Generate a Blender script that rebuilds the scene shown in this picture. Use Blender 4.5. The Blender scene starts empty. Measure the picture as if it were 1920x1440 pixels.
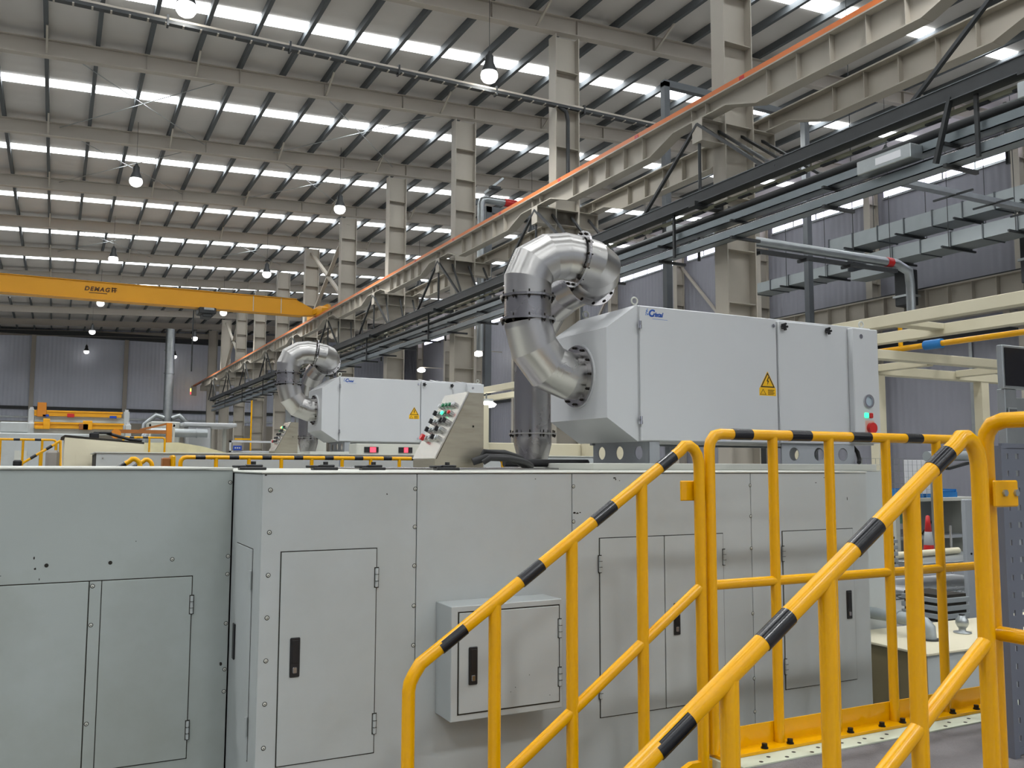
import bpy, math, random
from mathutils import Vector, Matrix

random.seed(7)
scene = bpy.context.scene
col = scene.collection

# ------------------------------------------------------------------ camera
YAW, PIT, ROL = 0.472378, 0.091006, 0.003005
FPX = 1673.4
CAM = Vector((0, 0, 1.6))
fw = Vector((math.sin(YAW) * math.cos(PIT), math.cos(YAW) * math.cos(PIT), math.sin(PIT)))
rt0 = Vector((math.cos(YAW), -math.sin(YAW), 0))
up0 = rt0.cross(fw)
rt = rt0 * math.cos(ROL) + up0 * math.sin(ROL)
up = -rt0 * math.sin(ROL) + up0 * math.cos(ROL)
cam_data = bpy.data.cameras.new('camera')
cam_data.sensor_fit = 'HORIZONTAL'
cam_data.sensor_width = 36.0
cam_data.lens = FPX / 1920 * 36.0
cam_data.clip_start = 0.05
cam_data.clip_end = 300
cam = bpy.data.objects.new('camera', cam_data)
col.objects.link(cam)
cam.matrix_world = Matrix(((rt.x, up.x, -fw.x, CAM.x), (rt.y, up.y, -fw.y, CAM.y), (rt.z, up.z, -fw.z, CAM.z), (0, 0, 0, 1)))
scene.camera = cam

# ------------------------------------------------------------------ world, exposure
world = bpy.data.worlds.new('world')
scene.world = world
world.use_nodes = True
world.node_tree.nodes['Background'].inputs[0].default_value = (0.75, 0.85, 1.0, 1)
world.node_tree.nodes['Background'].inputs[1].default_value = 0.5
vs = scene.view_settings
vs.view_transform = 'Standard'
vs.look = 'None'
vs.exposure = -0.60
vs.gamma = 1.0
vs.use_curve_mapping = False
SKYLIGHT = 20.0      # emission of the daylit roof strips
WALLWIN = 9.0        # emission of the daylit strip windows in the side wall
LAMP_W = 340.0       # watts of one high bay lamp
LAMP_E = 34.0        # emission of its lens
scene.cycles.use_denoising = True
scene.cycles.max_bounces = 4
scene.cycles.diffuse_bounces = 2
scene.cycles.glossy_bounces = 3
scene.cycles.use_adaptive_sampling = True
scene.cycles.adaptive_threshold = 0.02
scene.cycles.adaptive_min_samples = 20
scene.cycles.sample_clamp_direct = 8.0
scene.cycles.sample_clamp_indirect = 3.0
scene.cycles.use_light_tree = True

# ------------------------------------------------------------------ materials
MATS = {}
def srgb(c):
    return tuple((v / 255 / 12.92) if v / 255 <= 0.04045 else ((v / 255 + 0.055) / 1.055) ** 2.4 for v in c)
def mat(name, rgb, rough=0.5, metal=0.0, var=0.06, scale=6.0, bump=0.0, bscale=60.0, dirt=None, dirt_amt=0.0, dirt_scale=2.0, rvar=0.1, stretch=None, coat=0.0):
    """procedural paint / metal: base colour with soft noise, optional stains, fine bump"""
    m = bpy.data.materials.new(name); m.use_nodes = True
    nt = m.node_tree; N = nt.nodes; L = nt.links
    b = N['Principled BSDF']
    c = srgb(rgb)
    tc = N.new('ShaderNodeTexCoord')
    src = tc.outputs['Object']
    if stretch:
        mp = N.new('ShaderNodeMapping'); mp.inputs['Scale'].default_value = stretch
        L.new(src, mp.inputs['Vector']); src = mp.outputs['Vector']
    no = N.new('ShaderNodeTexNoise'); no.inputs['Scale'].default_value = scale; no.inputs['Detail'].default_value = 4
    L.new(src, no.inputs['Vector'])
    mr = N.new('ShaderNodeMapRange'); mr.inputs['From Min'].default_value = 0.3; mr.inputs['From Max'].default_value = 0.7
    mr.inputs['To Min'].default_value = 1 - var; mr.inputs['To Max'].default_value = 1 + var
    L.new(no.outputs['Fac'], mr.inputs['Value'])
    mx = N.new('ShaderNodeMix'); mx.data_type = 'RGBA'; mx.blend_type = 'MULTIPLY'
    mx.inputs['Factor'].default_value = 1.0
    mx.inputs['A'].default_value = (*c, 1)
    L.new(mr.outputs['Result'], mx.inputs['B'])
    out = mx.outputs['Result']
    if dirt:
        n2 = N.new('ShaderNodeTexNoise'); n2.inputs['Scale'].default_value = dirt_scale; n2.inputs['Detail'].default_value = 6
        n2.inputs['Roughness'].default_value = 0.65
        L.new(src, n2.inputs['Vector'])
        r2 = N.new('ShaderNodeMapRange'); r2.inputs['From Min'].default_value = 0.5; r2.inputs['From Max'].default_value = 0.75
        r2.inputs['To Max'].default_value = dirt_amt
        L.new(n2.outputs['Fac'], r2.inputs['Value'])
        m2 = N.new('ShaderNodeMix'); m2.data_type = 'RGBA'
        L.new(r2.outputs['Result'], m2.inputs['Factor']); L.new(out, m2.inputs['A'])
        m2.inputs['B'].default_value = (*srgb(dirt), 1)
        out = m2.outputs['Result']
    L.new(out, b.inputs['Base Color'])
    b.inputs['Metallic'].default_value = metal
    rr = N.new('ShaderNodeMapRange'); rr.inputs['To Min'].default_value = max(0.02, rough - rvar * rough); rr.inputs['To Max'].default_value = min(1, rough + rvar * rough)
    L.new(no.outputs['Fac'], rr.inputs['Value']); L.new(rr.outputs['Result'], b.inputs['Roughness'])
    if coat: b.inputs['Coat Weight'].default_value = coat
    if bump:
        n3 = N.new('ShaderNodeTexNoise'); n3.inputs['Scale'].default_value = bscale; n3.inputs['Detail'].default_value = 3
        L.new(src, n3.inputs['Vector'])
        bp = N.new('ShaderNodeBump'); bp.inputs['Strength'].default_value = bump; bp.inputs['Distance'].default_value = 0.01
        L.new(n3.outputs['Fac'], bp.inputs['Height']); L.new(bp.outputs['Normal'], b.inputs['Normal'])
    MATS[name] = m
    return m
def ribbed(name, rgb, axis, pitch, rough=0.5, depth=0.02, strength=0.6):
    """corrugated sheet too far off to tell the ribs apart: colour with a fine wave relief"""
    m = mat(name, rgb, rough, 0.0, 0.05, 0.4)
    nt = m.node_tree; N = nt.nodes; L = nt.links; b = N['Principled BSDF']
    tc = N.new('ShaderNodeTexCoord')
    wv = N.new('ShaderNodeTexWave'); wv.wave_type = 'BANDS'; wv.bands_direction = axis; wv.wave_profile = 'SIN'
    wv.inputs['Scale'].default_value = 0.314 / pitch
    L.new(tc.outputs['Object'], wv.inputs['Vector'])
    bp = N.new('ShaderNodeBump'); bp.inputs['Strength'].default_value = strength; bp.inputs['Distance'].default_value = depth
    L.new(wv.outputs['Fac'], bp.inputs['Height']); L.new(bp.outputs['Normal'], b.inputs['Normal'])
    return m
def glow(name, rgb, strength):
    m = bpy.data.materials.new(name); m.use_nodes = True
    b = m.node_tree.nodes['Principled BSDF']
    b.inputs['Base Color'].default_value = (*rgb, 1)
    b.inputs['Emission Color'].default_value = (*rgb, 1)
    b.inputs['Emission Strength'].default_value = strength
    b.inputs['Roughness'].default_value = 0.4
    MATS[name] = m
    return m

GREEN_GREY = (189, 194, 193)
paint = mat('machine_paint', GREEN_GREY, 0.42, 0, 0.03, 1.5, 0.03, 300, (140, 140, 124), 0.22, 1.1)
paint_dirty = mat('machine_paint_old', (171, 178, 174), 0.42, 0, 0.04, 1.5, 0.03, 300, (126, 126, 104), 0.4, 0.9)
white = mat('white_enamel', (208, 210, 211), 0.26, 0, 0.015, 2.0, 0.02, 300)
offwhite = mat('offwhite_enamel', (205, 206, 196), 0.4, 0, 0.03, 2.0)
seal = mat('black_gap', (38, 34, 26), 0.8, 0, 0.3, 20)
black = mat('black_plastic', (22, 22, 24), 0.4, 0, 0.1, 10)
rubber = mat('black_rubber', (26, 26, 27), 0.65, 0, 0.1, 10)
yellow = mat('yellow_paint', (239, 174, 0), 0.2, 0, 0.03, 4, 0, 200, (176, 116, 6), 0.14, 3.2)
band = mat('black_band_tape', (22, 23, 27), 0.22, 0, 0.1, 12)
steel = mat('stainless_steel', (190, 188, 185), 0.29, 1.0, 0.05, 3.5, 0, 90, (146, 138, 124), 0.22, 1.2, 0.2)
steel_dark = mat('stainless_steel_dull', (160, 158, 159), 0.26, 1.0, 0.06, 4, 0, 90, (122, 116, 108), 0.16, 2.2, 0.2)
brushed = mat('brushed_steel', (172, 166, 150), 0.4, 1.0, 0.06, 8, 0.03, 120, (120, 108, 80), 0.4, 3.0, 0.2, (1, 1, 6))
face_steel = mat('console_face_steel', (208, 204, 194), 0.24, 1.0, 0.04, 8, 0, 120)  # lighter than the housing steel: the face's brighter lighting put into its colour
chrome = mat('chrome', (215, 215, 218), 0.14, 1.0, 0.03, 10)
zinc = mat('galvanised_steel', (176, 181, 182), 0.34, 0.85, 0.09, 3.0, 0, 60, (120, 124, 124), 0.3, 1.2)
zinc_mat = mat('galvanised_duct', (162, 169, 170), 0.42, 0.35, 0.06, 1.5)
dark_steel = mat('dark_steel', (54, 56, 57), 0.5, 0.3, 0.12, 4)
tray_green = mat('tray_grey_green', (96, 100, 103), 0.38, 0.5, 0.1, 2)
bolt_dark = mat('dark_bolt', (46, 42, 38), 0.45, 0.8, 0.1, 20)
beige = mat('beige_structure', (178, 171, 158), 0.55, 0, 0.04, 0.8, 0, 60, (150, 142, 126), 0.25, 0.5)
cream = mat('cream_paint', (226, 218, 190), 0.5, 0, 0.03, 1.0, 0, 60, (190, 178, 140), 0.25, 0.7)
cream_edge = mat('pale_green_edge', (205, 212, 190), 0.5, 0, 0.03, 4)
orange = mat('orange_rail', (216, 116, 52), 0.45, 0, 0.12, 1.2)
red = mat('red_paint', (196, 34, 34), 0.35, 0, 0.05, 6)
crane_y = mat('crane_yellow', (236, 166, 24), 0.4, 0, 0.04, 0.6)
ora2 = mat('machine_orange', (206, 128, 30), 0.45, 0, 0.06, 1.5)
rust = mat('brown_steel', (150, 92, 40), 0.5, 0, 0.1, 1.5)
blue = mat('blue_plastic', (34, 120, 190), 0.4, 0, 0.05, 4)
signblue = mat('sign_blue', (30, 70, 170), 0.4)
roofmat = ribbed('roof_lining', (210, 205, 199), 'Y', 0.5, 0.6, 0.02, 0.25)
purlin_m = mat('purlin_steel', (84, 88, 90), 0.75, 0.0, 0.08, 0.6)
rafter_m = mat('rafter_paint', (184, 176, 164), 0.55, 0, 0.04, 0.5)
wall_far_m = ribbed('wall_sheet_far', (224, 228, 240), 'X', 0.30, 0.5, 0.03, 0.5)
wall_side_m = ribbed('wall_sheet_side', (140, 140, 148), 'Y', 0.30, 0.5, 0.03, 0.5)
wall_low_m = mat('wall_dado', (176, 168, 152), 0.6, 0, 0.04, 0.5)
floor_m = mat('floor_concrete', (136, 136, 132), 0.45, 0, 0.1, 0.7, 0.02, 30, (96, 92, 84), 0.35, 0.35)
matgrey = mat('anti_slip_mat', (112, 108, 108), 0.8, 0, 0.12, 5, 0.5, 140, (84, 80, 80), 0.5, 2.2)
pegm = mat('pegboard_grey', (104, 108, 118), 0.5, 0.1, 0.04, 3)
plinthm = mat('grey_bracket', (160, 164, 168), 0.45, 0, 0.04, 3)
traym = mat('grey_tray', (150, 156, 158), 0.4, 0.2, 0.08, 5)
paper = mat('paper', (235, 236, 238), 0.7, 0, 0.02, 5)
olive = mat('olive_tank', (128, 116, 86), 0.5, 0, 0.08, 2, 0, 60, (80, 70, 50), 0.4, 1.4)
sky_e = glow('daylight_panel', (0.93, 0.97, 1.0), SKYLIGHT)
win_e = glow('daylight_window', (0.80, 0.78, 1.0), WALLWIN)
lamp_dim = glow('lamp_lens_dim', (1.0, 0.99, 0.96), 5.0)
lamp_e = glow('lamp_lens', (1.0, 0.99, 0.94), LAMP_E)
green_e = glow('green_led', (0.05, 0.9, 0.4), 2.2)
red_e = glow('red_led', (1.0, 0.06, 0.1), 2.5)
amber_e = glow('amber_led', (1.0, 0.75, 0.1), 6)
for m_ in (lamp_e, lamp_dim, green_e, red_e, amber_e): m_.cycles.emission_sampling = 'NONE'   # the lamp's own spot light does the lighting
green_p = mat('green_button', (24, 110, 70), 0.35)
skyglass = mat('gauge_glass', (190, 205, 215), 0.1, 0.2)
warn_y = mat('warning_yellow', (240, 186, 20), 0.4, 0, 0.02)
logo_b = mat('logo_blue', (28, 78, 160), 0.4, 0, 0.02)
screen_m = mat('screen_black', (10, 10, 14), 0.2, 0, 0.05)

# ------------------------------------------------------------------ mesh helpers
ORIG = {}
class MB:
    def __init__(s):
        s.v = []; s.f = []; s.sm = []
    def add(s, vs_, fs, smooth=False):
        o = len(s.v); s.v += [tuple(p) for p in vs_]
        for f in fs:
            s.f.append(tuple(i + o for i in f)); s.sm.append(smooth)
        return s
    def box(s, x0, x1, y0, y1, z0, z1, b=0.0):
        x0, x1 = min(x0, x1), max(x0, x1); y0, y1 = min(y0, y1), max(y0, y1); z0, z1 = min(z0, z1), max(z0, z1)
        return s.obox(((x0 + x1) / 2, (y0 + y1) / 2, (z0 + z1) / 2), ((x1 - x0) / 2, (y1 - y0) / 2, (z1 - z0) / 2), b=b)
    def obox(s, c, h, ax=None, b=0.0):
        """oriented box: centre, half sizes, axes; b = chamfer"""
        c = Vector(c)
        if ax is None: ax = (Vector((1, 0, 0)), Vector((0, 1, 0)), Vector((0, 0, 1)))
        P = lambda x, y, z: c + ax[0] * x + ax[1] * y + ax[2] * z
        hx, hy, hz = h
        if b <= 0:
            v = [P(i, j, k) for k in (-hz, hz) for j in (-hy, hy) for i in (-hx, hx)]
            return s.add(v, [(0, 2, 3, 1), (4, 5, 7, 6), (0, 1, 5, 4), (2, 6, 7, 3), (0, 4, 6, 2), (1, 3, 7, 5)])
        b = min(b, hx * .95, hy * .95, hz * .95)
        v = []; idx = {}
        for sx in (-1, 1):
            for sy in (-1, 1):
                for sz in (-1, 1):
                    for a in range(3):
                        d = [hx - b, hy - b, hz - b]; d[a] += b
                        idx[(sx, sy, sz, a)] = len(v); v.append(P(sx * d[0], sy * d[1], sz * d[2]))
        f = []
        for a in range(3):
            p, q = (a + 1) % 3, (a + 2) % 3
            for sg in (-1, 1):
                def K(u, w):
                    k = [0, 0, 0]; k[a] = sg; k[p] = u; k[q] = w; return idx[(k[0], k[1], k[2], a)]
                r = [K(-1, -1), K(1, -1), K(1, 1), K(-1, 1)]
                f.append(tuple(r if sg > 0 else r[::-1]))
            for u in (-1, 1):
                for w in (-1, 1):
                    def K2(e, fa):
                        k = [0, 0, 0]; k[a] = e; k[p] = u; k[q] = w; return idx[(k[0], k[1], k[2], fa)]
                    r = [K2(-1, p), K2(1, p), K2(1, q), K2(-1, q)]
                    f.append(tuple(r if u * w > 0 else r[::-1]))
        for sx in (-1, 1):
            for sy in (-1, 1):
                for sz in (-1, 1):
                    r = [idx[(sx, sy, sz, 0)], idx[(sx, sy, sz, 1)], idx[(sx, sy, sz, 2)]]
                    f.append(tuple(r if sx * sy * sz > 0 else r[::-1]))
        return s.add(v, f)
    def bar(s, p, q, w, h, upv=(0, 0, 1), b=0.0):
        p, q = Vector(p), Vector(q); d = (q - p); l = d.length; d.normalize()
        u = Vector(upv)
        if abs(d.dot(u)) > .98: u = Vector((1, 0, 0))
        sd = d.cross(u).normalized(); u2 = sd.cross(d)
        return s.obox((p + q) / 2, (l / 2, w / 2, h / 2), (d, -sd, u2), b)
    def prism(s, poly, a, d0, d1):
        """poly: 2D points; a: extrusion axis letter; the other two axes in order XY, XZ, YZ"""
        n = len(poly)
        def P(u, w, d):
            return {'X': (d, u, w), 'Y': (u, d, w), 'Z': (u, w, d)}[a]
        v = [P(u, w, d0) for u, w in poly] + [P(u, w, d1) for u, w in poly]
        f = [tuple(range(n - 1, -1, -1)), tuple(range(n, 2 * n))] + [(i, (i + 1) % n, n + (i + 1) % n, n + i) for i in range(n)]
        return s.add(v, f)
    def tube(s, path, r, n=12, caps=True, split=False, rs=None):
        pts = [Vector(p) for p in path]
        m = len(pts)
        tg = []
        for i in range(m):
            a = (pts[i] - pts[i - 1]).normalized() if i else None
            b_ = (pts[i + 1] - pts[i]).normalized() if i < m - 1 else None
            tg.append((a, b_))
        d0 = tg[0][1]
        ref = Vector((0, 0, 1)) if abs(d0.z) < .9 else Vector((1, 0, 0))
        u = d0.cross(ref).normalized(); rings = []
        for i in range(m):
            a, b_ = tg[i]
            if a is None: t = b_
            elif b_ is None: t = a
            else: t = (a + b_).normalized()
            if i:
                # carry the frame along the segment before the joint
                u = (u - a * u.dot(a)).normalized()
            dirn = a if a is not None else b_
            w = dirn.cross(u)
            rad = rs[i] if rs else r
            ring = []
            for k in range(n):
                an = 2 * math.pi * k / n
                o = u * math.cos(an) * rad + w * math.sin(an) * rad
                # slide along the segment onto the mitre plane
                den = dirn.dot(t)
                o = o - dirn * (o.dot(t) / den)
                ring.append(pts[i] + o)
            rings.append(ring)
        if not split:
            v = [p for r_ in rings for p in r_]
            f = [(i * n + k, i * n + (k + 1) % n, (i + 1) * n + (k + 1) % n, (i + 1) * n + k) for i in range(m - 1) for k in range(n)]
            s.add(v, f, True)
        else:
            for i in range(m - 1):
                s.add(rings[i] + rings[i + 1], [(k, (k + 1) % n, n + (k + 1) % n, n + k) for k in range(n)], True)
        if caps:
            s.add(rings[0], [tuple(range(n - 1, -1, -1))]); s.add(rings[-1], [tuple(range(n))])
        return s
    def cyl(s, p, q, r, n=16, r2=None):
        return s.tube([p, q], r, n, rs=[r, r if r2 is None else r2])
    def ringf(s, c, nrm, r0, r1, t, n=28):
        """flat flange ring"""
        c = Vector(c); nrm = Vector(nrm).normalized()
        ref = Vector((0, 0, 1)) if abs(nrm.z) < .9 else Vector((1, 0, 0))
        u = nrm.cross(ref).normalized(); w = nrm.cross(u)
        v = []
        for (r, h) in ((r0, -t / 2), (r1, -t / 2), (r1, t / 2), (r0, t / 2)):
            for k in range(n):
                an = 2 * math.pi * k / n
                v.append(c + u * math.cos(an) * r + w * math.sin(an) * r + nrm * h)
        f = []
        for j in range(4):
            for k in range(n):
                f.append((j * n + k, j * n + (k + 1) % n, ((j + 1) % 4) * n + (k + 1) % n, ((j + 1) % 4) * n + k))
        return s.add(v, f)
    def lathe(s, prof, c, n=20, smooth=True):
        v = []; f = []
        for r, z in prof:
            for k in range(n):
                an = 2 * math.pi * k / n
                v.append((c[0] + r * math.cos(an), c[1] + r * math.sin(an), c[2] + z))
        for i in range(len(prof) - 1):
            for k in range(n):
                f.append((i * n + k, i * n + (k + 1) % n, (i + 1) * n + (k + 1) % n, (i + 1) * n + k))
        f.append(tuple(range(n - 1, -1, -1))); s.add(v, f, smooth)
        m = (len(prof) - 1) * n
        s.add(v[m:], [tuple(range(n))])
        return s
    def poly(s, pts):
        return s.add(pts, [tuple(range(len(pts)))])
    def mesh(s, name, m, off=(0, 0, 0)):
        me = bpy.data.meshes.new(name)
        me.from_pydata([(p[0] - off[0], p[1] - off[1], p[2] - off[2]) for p in s.v], [], s.f)
        me.polygons.foreach_set('use_smooth', s.sm)
        if m is not None: me.materials.append(m)
        me.update()
        return me
    def build(s, name, m, parent=None, kind=None):
        off = ORIG[parent.name] if parent else (0, 0, 0)
        o = bpy.data.objects.new(name, s.mesh(name, m, off))
        col.objects.link(o); o.parent = parent; ORIG[o.name] = tuple(off)
        if kind: o['kind'] = kind
        return o
def inst(name, me, loc, parent, rot=None):
    off = ORIG[parent.name] if parent else (0, 0, 0)
    o = bpy.data.objects.new(name, me); col.objects.link(o); o.parent = parent
    o.location = (loc[0] - off[0], loc[1] - off[1], loc[2] - off[2])
    if rot: o.rotation_euler = rot
    ORIG[o.name] = tuple(loc)
    return o
def thing(name, label, cat, loc=(0, 0, 0), group=None):
    o = bpy.data.objects.new(name, None); col.objects.link(o)
    o.empty_display_size = .1; o.location = loc; ORIG[o.name] = tuple(loc)
    o['label'] = label; o['category'] = cat
    if group: o['group'] = group
    return o
def tag(o, label, cat, group=None, kind=None):
    o['label'] = label; o['category'] = cat
    if group: o['group'] = group
    if kind: o['kind'] = kind
    return o
def one(name, mb, m, label, cat, group=None):
    """a thing that is one mesh, its origin at the centre of its base"""
    xs = [p[0] for p in mb.v]; ys = [p[1] for p in mb.v]; zs = [p[2] for p in mb.v]
    c = ((min(xs) + max(xs)) / 2, (min(ys) + max(ys)) / 2, min(zs))
    o = bpy.data.objects.new(name, mb.mesh(name, m, c)); col.objects.link(o); o.location = c; ORIG[o.name] = c
    return tag(o, label, cat, group)
def copy_tree(o, off=(0, 0, 0), parent=None, label=None):
    c = o.copy(); col.objects.link(c); c.parent = parent
    if parent is None:
        c.location = Vector(o.location) + Vector(off)
    ORIG[c.name] = tuple(Vector(ORIG[o.name]) + Vector(off))
    if label: c['label'] = label
    for ch in list(o.children): copy_tree(ch, off, c)
    return c
def arc(c, r, a0, a1, n, plane='XZ', third=0.0):
    out = []
    for i in range(n + 1):
        a = math.radians(a0 + (a1 - a0) * i / n)
        u, w = c[0] + r * math.cos(a), c[1] + r * math.sin(a)
        out.append({'XZ': (u, third, w), 'YZ': (third, u, w), 'XY': (u, w, third)}[plane])
    return out
def text_mesh(name, body, size, m, depth=0.0005, shear=0.0, bold=0.0, space=1.0):
    cu = bpy.data.curves.new(name, 'FONT'); cu.body = body; cu.size = size; cu.extrude = depth; cu.shear = shear; cu.offset = bold; cu.space_character = space
    cu.align_x = 'LEFT'
    t = bpy.data.objects.new(name, cu); col.objects.link(t)
    bpy.context.view_layer.update()
    me = bpy.data.meshes.new_from_object(t.evaluated_get(bpy.context.evaluated_depsgraph_get()))
    bpy.data.objects.remove(t); bpy.data.curves.remove(cu)
    me.materials.clear(); me.materials.append(m); me.name = name
    return me
ORD = ['first', 'second', 'third', 'fourth', 'fifth', 'sixth', 'seventh', 'eighth', 'ninth', 'tenth', 'eleventh', 'twelfth', 'thirteenth', 'fourteenth', 'fifteenth', 'sixteenth']

# ================================================================== the hall
BAY = 6.2; Y0 = 12.5
XL, XR, YB, YF = -13.8, 28.95, -24.9, 80.9
ROOF_C, ROOF_M = 12.60, 0.043
roof_z = lambda x: ROOF_C + ROOF_M * x
colY = lambda k: Y0 + BAY * k
def struct(o): o['kind'] = 'structure'; return o
struct(MB().box(XL - .3, XR + .3, YB - .3, YF + .3, -.15, 0).build('floor', floor_m))
# roof deck, sloping up to the right
m = MB()
m.add([(XL - .3, YB - .3, roof_z(XL - .3)), (XR + .3, YB - .3, roof_z(XR + .3)), (XR + .3, YF + .3, roof_z(XR + .3)), (XL - .3, YF + .3, roof_z(XL - .3)),
       (XL - .3, YB - .3, roof_z(XL - .3) + .12), (XR + .3, YB - .3, roof_z(XR + .3) + .12), (XR + .3, YF + .3, roof_z(XR + .3) + .12), (XL - .3, YF + .3, roof_z(XL - .3) + .12)],
      [(0, 1, 2, 3), (4, 7, 6, 5), (0, 4, 5, 1), (1, 5, 6, 2), (2, 6, 7, 3), (3, 7, 4, 0)])
ceiling = struct(m.build('ceiling', roofmat)); ORIG['ceiling'] = (0, 0, 0)
# purlins every 1.2 m, one mesh shared
pm = MB()
pm.box(-.05, .05, YB, YF, -.20, 0)
pme = pm.mesh('purlin', purlin_m)
k0 = -11
PX = [0.55 + 1.2 * k for k in range(k0, 24)]
for x in PX:
    if XL < x < XR: inst('purlin', pme, (x, 0, roof_z(x)), ceiling)
# rafters under the purlins on every column line
def rafter_mesh():
    m = MB(); x0, x1 = XL, XR
    def slab(a, b, ya, yb):
        m.add([(x0, ya, roof_z(x0) + a), (x1, ya, roof_z(x1) + a), (x1, yb, roof_z(x1) + a), (x0, yb, roof_z(x0) + a),
               (x0, ya, roof_z(x0) + b), (x1, ya, roof_z(x1) + b), (x1, yb, roof_z(x1) + b), (x0, yb, roof_z(x0) + b)],
              [(0, 3, 2, 1), (4, 5, 6, 7), (0, 1, 5, 4), (1, 2, 6, 5), (2, 3, 7, 6), (3, 0, 4, 7)])
    slab(-.645, -.62, -.11, .11); slab(-.225, -.20, -.11, .11); slab(-.62, -.225, -.008, .008)
    return m.mesh('rafter', rafter_m)
rme = rafter_mesh()
rst = MB().box(-.006, .006, -.10, .10, -.62, -.225).mesh('rafter_stiffener', rafter_m)
for k in range(-6, 12):
    r = inst('rafter', rme, (0, colY(k) if k < 11 else YF - .25, 0), ceiling)
    if 0 <= k <= 4:
        for x in PX[8::2]:
            if x < XR: inst('stiffener', rst, (x, colY(k), roof_z(x)), r)
# translucent daylight panels between the purlins, one strip in each bay
pane = MB()
pane.add([(.04, -.26, ROOF_M * .04 - .03), (1.16, -.26, ROOF_M * 1.16 - .03), (1.16, .26, ROOF_M * 1.16 - .03), (.04, .26, ROOF_M * .04 - .03),
          (.04, -.26, ROOF_M * .04), (1.16, -.26, ROOF_M * 1.16), (1.16, .26, ROOF_M * 1.16), (.04, .26, ROOF_M * .04)],
         [(0, 3, 2, 1), (4, 5, 6, 7), (0, 1, 5, 4), (1, 2, 6, 5), (2, 3, 7, 6), (3, 0, 4, 7)])
pame = pane.mesh('skylight_pane', sky_e)
rest = MB()
for k in range(-6, 11):
    yc = colY(k) + 3.35
    if k >= 9: continue
    for x in PX[:-1]:
        if not (XL + .2 < x < XR - 1.3): continue
        if k >= 0 and x > -2.6 * (1 + .05 * k) and len(PX) and (k >= 2 or x > 0):
            inst('skylight_pane', pame, (x, yc, roof_z(x)), ceiling)
        else:
            rest.add([(x + p[0], yc + p[1], roof_z(x) + p[2]) for p in pane.v], pane.f)
rest.build('skylight_panes', sky_e, ceiling, 'stuff')
# slim rod bracing under the roof and fly braces beside the rafters
flym = MB().bar((0, 0, 0), (0, -.9, .42), .05, .05).mesh('fly_brace', beige)
for k in range(1, 9):
    for x in PX[10:24:3]:
        inst('fly_brace', flym, (x + .03, colY(k), roof_z(x) - .62), ceiling)
rodm = MB().cyl((-2.2, -3, 0), (2.2, 3, .18), .012, 6).mesh('brace_rod', zinc)
rodm2 = MB().cyl((2.2, -3, .18), (-2.2, 3, 0), .012, 6).mesh('brace_rod', zinc)
for k in (2, 3, 5, 7):
    for x in (1.9, 8.6):
        inst('brace_rod', rodm, (x, colY(k) + 3.1, roof_z(x) - .45), ceiling)
        inst('brace_rod', rodm2, (x, colY(k) + 3.1, roof_z(x) - .45), ceiling)
# walls
def wall(name, mb, m): return struct(mb.build(name, m))
wf = wall('wall_far', MB().box(XL - .3, XR + .3, YF, YF + .25, 0, 13.9), wall_far_m)
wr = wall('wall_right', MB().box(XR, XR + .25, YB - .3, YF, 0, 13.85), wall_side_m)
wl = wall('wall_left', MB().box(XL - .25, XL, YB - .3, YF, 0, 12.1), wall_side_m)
wb = wall('wall_back', MB().box(XL - .3, XR + .3, YB - .25, YB, 0, 13.9), wall_far_m)
# far wall: posts, rails and dado
for x in (-9.2, -1.85, 5.0, 16.5, 22.5):
    MB().box(x - .16, x + .16, YF - .3, YF - .02, 0, 12.0).build('wall_post', rafter_m, wf)
MB().box(XL, XR, YF - .2, YF - .02, 5.95, 6.2).build('wall_rail', dark_steel, wf)
MB().box(XL, XR, YF - .12, YF - .02, 5.25, 5.4).build('wall_rail', zinc, wf)
MB().box(XL, XR, YF - .06, YF - .01, 0, 5.0).build('dado', wall_low_m, wf)
MB().box(XL, XR, YF - .35, YF - .02, 11.95, 12.45).build('eave_beam', dark_steel, wf)
# side wall: posts on the bay lines, girts, strip windows under the eave
def hcol_mesh(h, dx, wy, tf=.025):
    f = MB().box(0, tf, -wy / 2, wy / 2, 0, h).mesh('flange', beige)
    w = MB().box(tf, dx - tf, -.008, .008, 0, h).mesh('web', beige)
    return f, w
wfl, wwb = hcol_mesh(13.0, .5, .3)
wst = MB().box(.03, .47, -.14, .14, -.006, .006).mesh('stiffener', beige)
nwin = 0
for k in range(-2, 11):
    y = colY(k) - .3
    for dx in (0, .475): inst('post_flange', wfl, (XR - .52 + dx, y, 0), wr)
    inst('post_web', wwb, (XR - .52, y, 0), wr)
    if k >= 0:
        for z in (5.5, 6.6, 7.7, 8.8, 9.9, 11.0, 12.0): inst('post_stiffener', wst, (XR - .52, y, z), wr)
    if -1 <= k < 10:
        nwin += 1
        w = struct(MB().box(XR - .03, XR - .01, y + .45, y + BAY - .45, 12.24, 12.66).build('window_%d' % nwin, win_e))
        MB().box(XR - .06, XR - .005, y + .4, y + BAY - .4, 12.16, 12.24).box(XR - .06, XR - .005, y + .4, y + BAY - .4, 12.66, 12.72).build('window_frame', zinc, w)
        for q in range(1, 4):
            yy = y + .45 + (BAY - .9) * q / 4
            MB().box(XR - .05, XR - .005, yy - .03, yy + .03, 12.24, 12.66).build('mullion', zinc, w)
        # cross bracing in two bays
        if k in (3, 5):
            MB().bar((XR - .1, y + .3, 6), (XR - .1, y + BAY, 12), .12, .12).build('wall_brace', rafter_m, wr)
            MB().bar((XR - .14, y + .3, 12), (XR - .14, y + BAY, 6), .12, .12).build('wall_brace', rafter_m, wr)
for y in (20.6, 26.9): MB().box(XR - .08, XR - .02, y, y + .12, 0, 6.2).build('conduit', zinc, wr)
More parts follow.
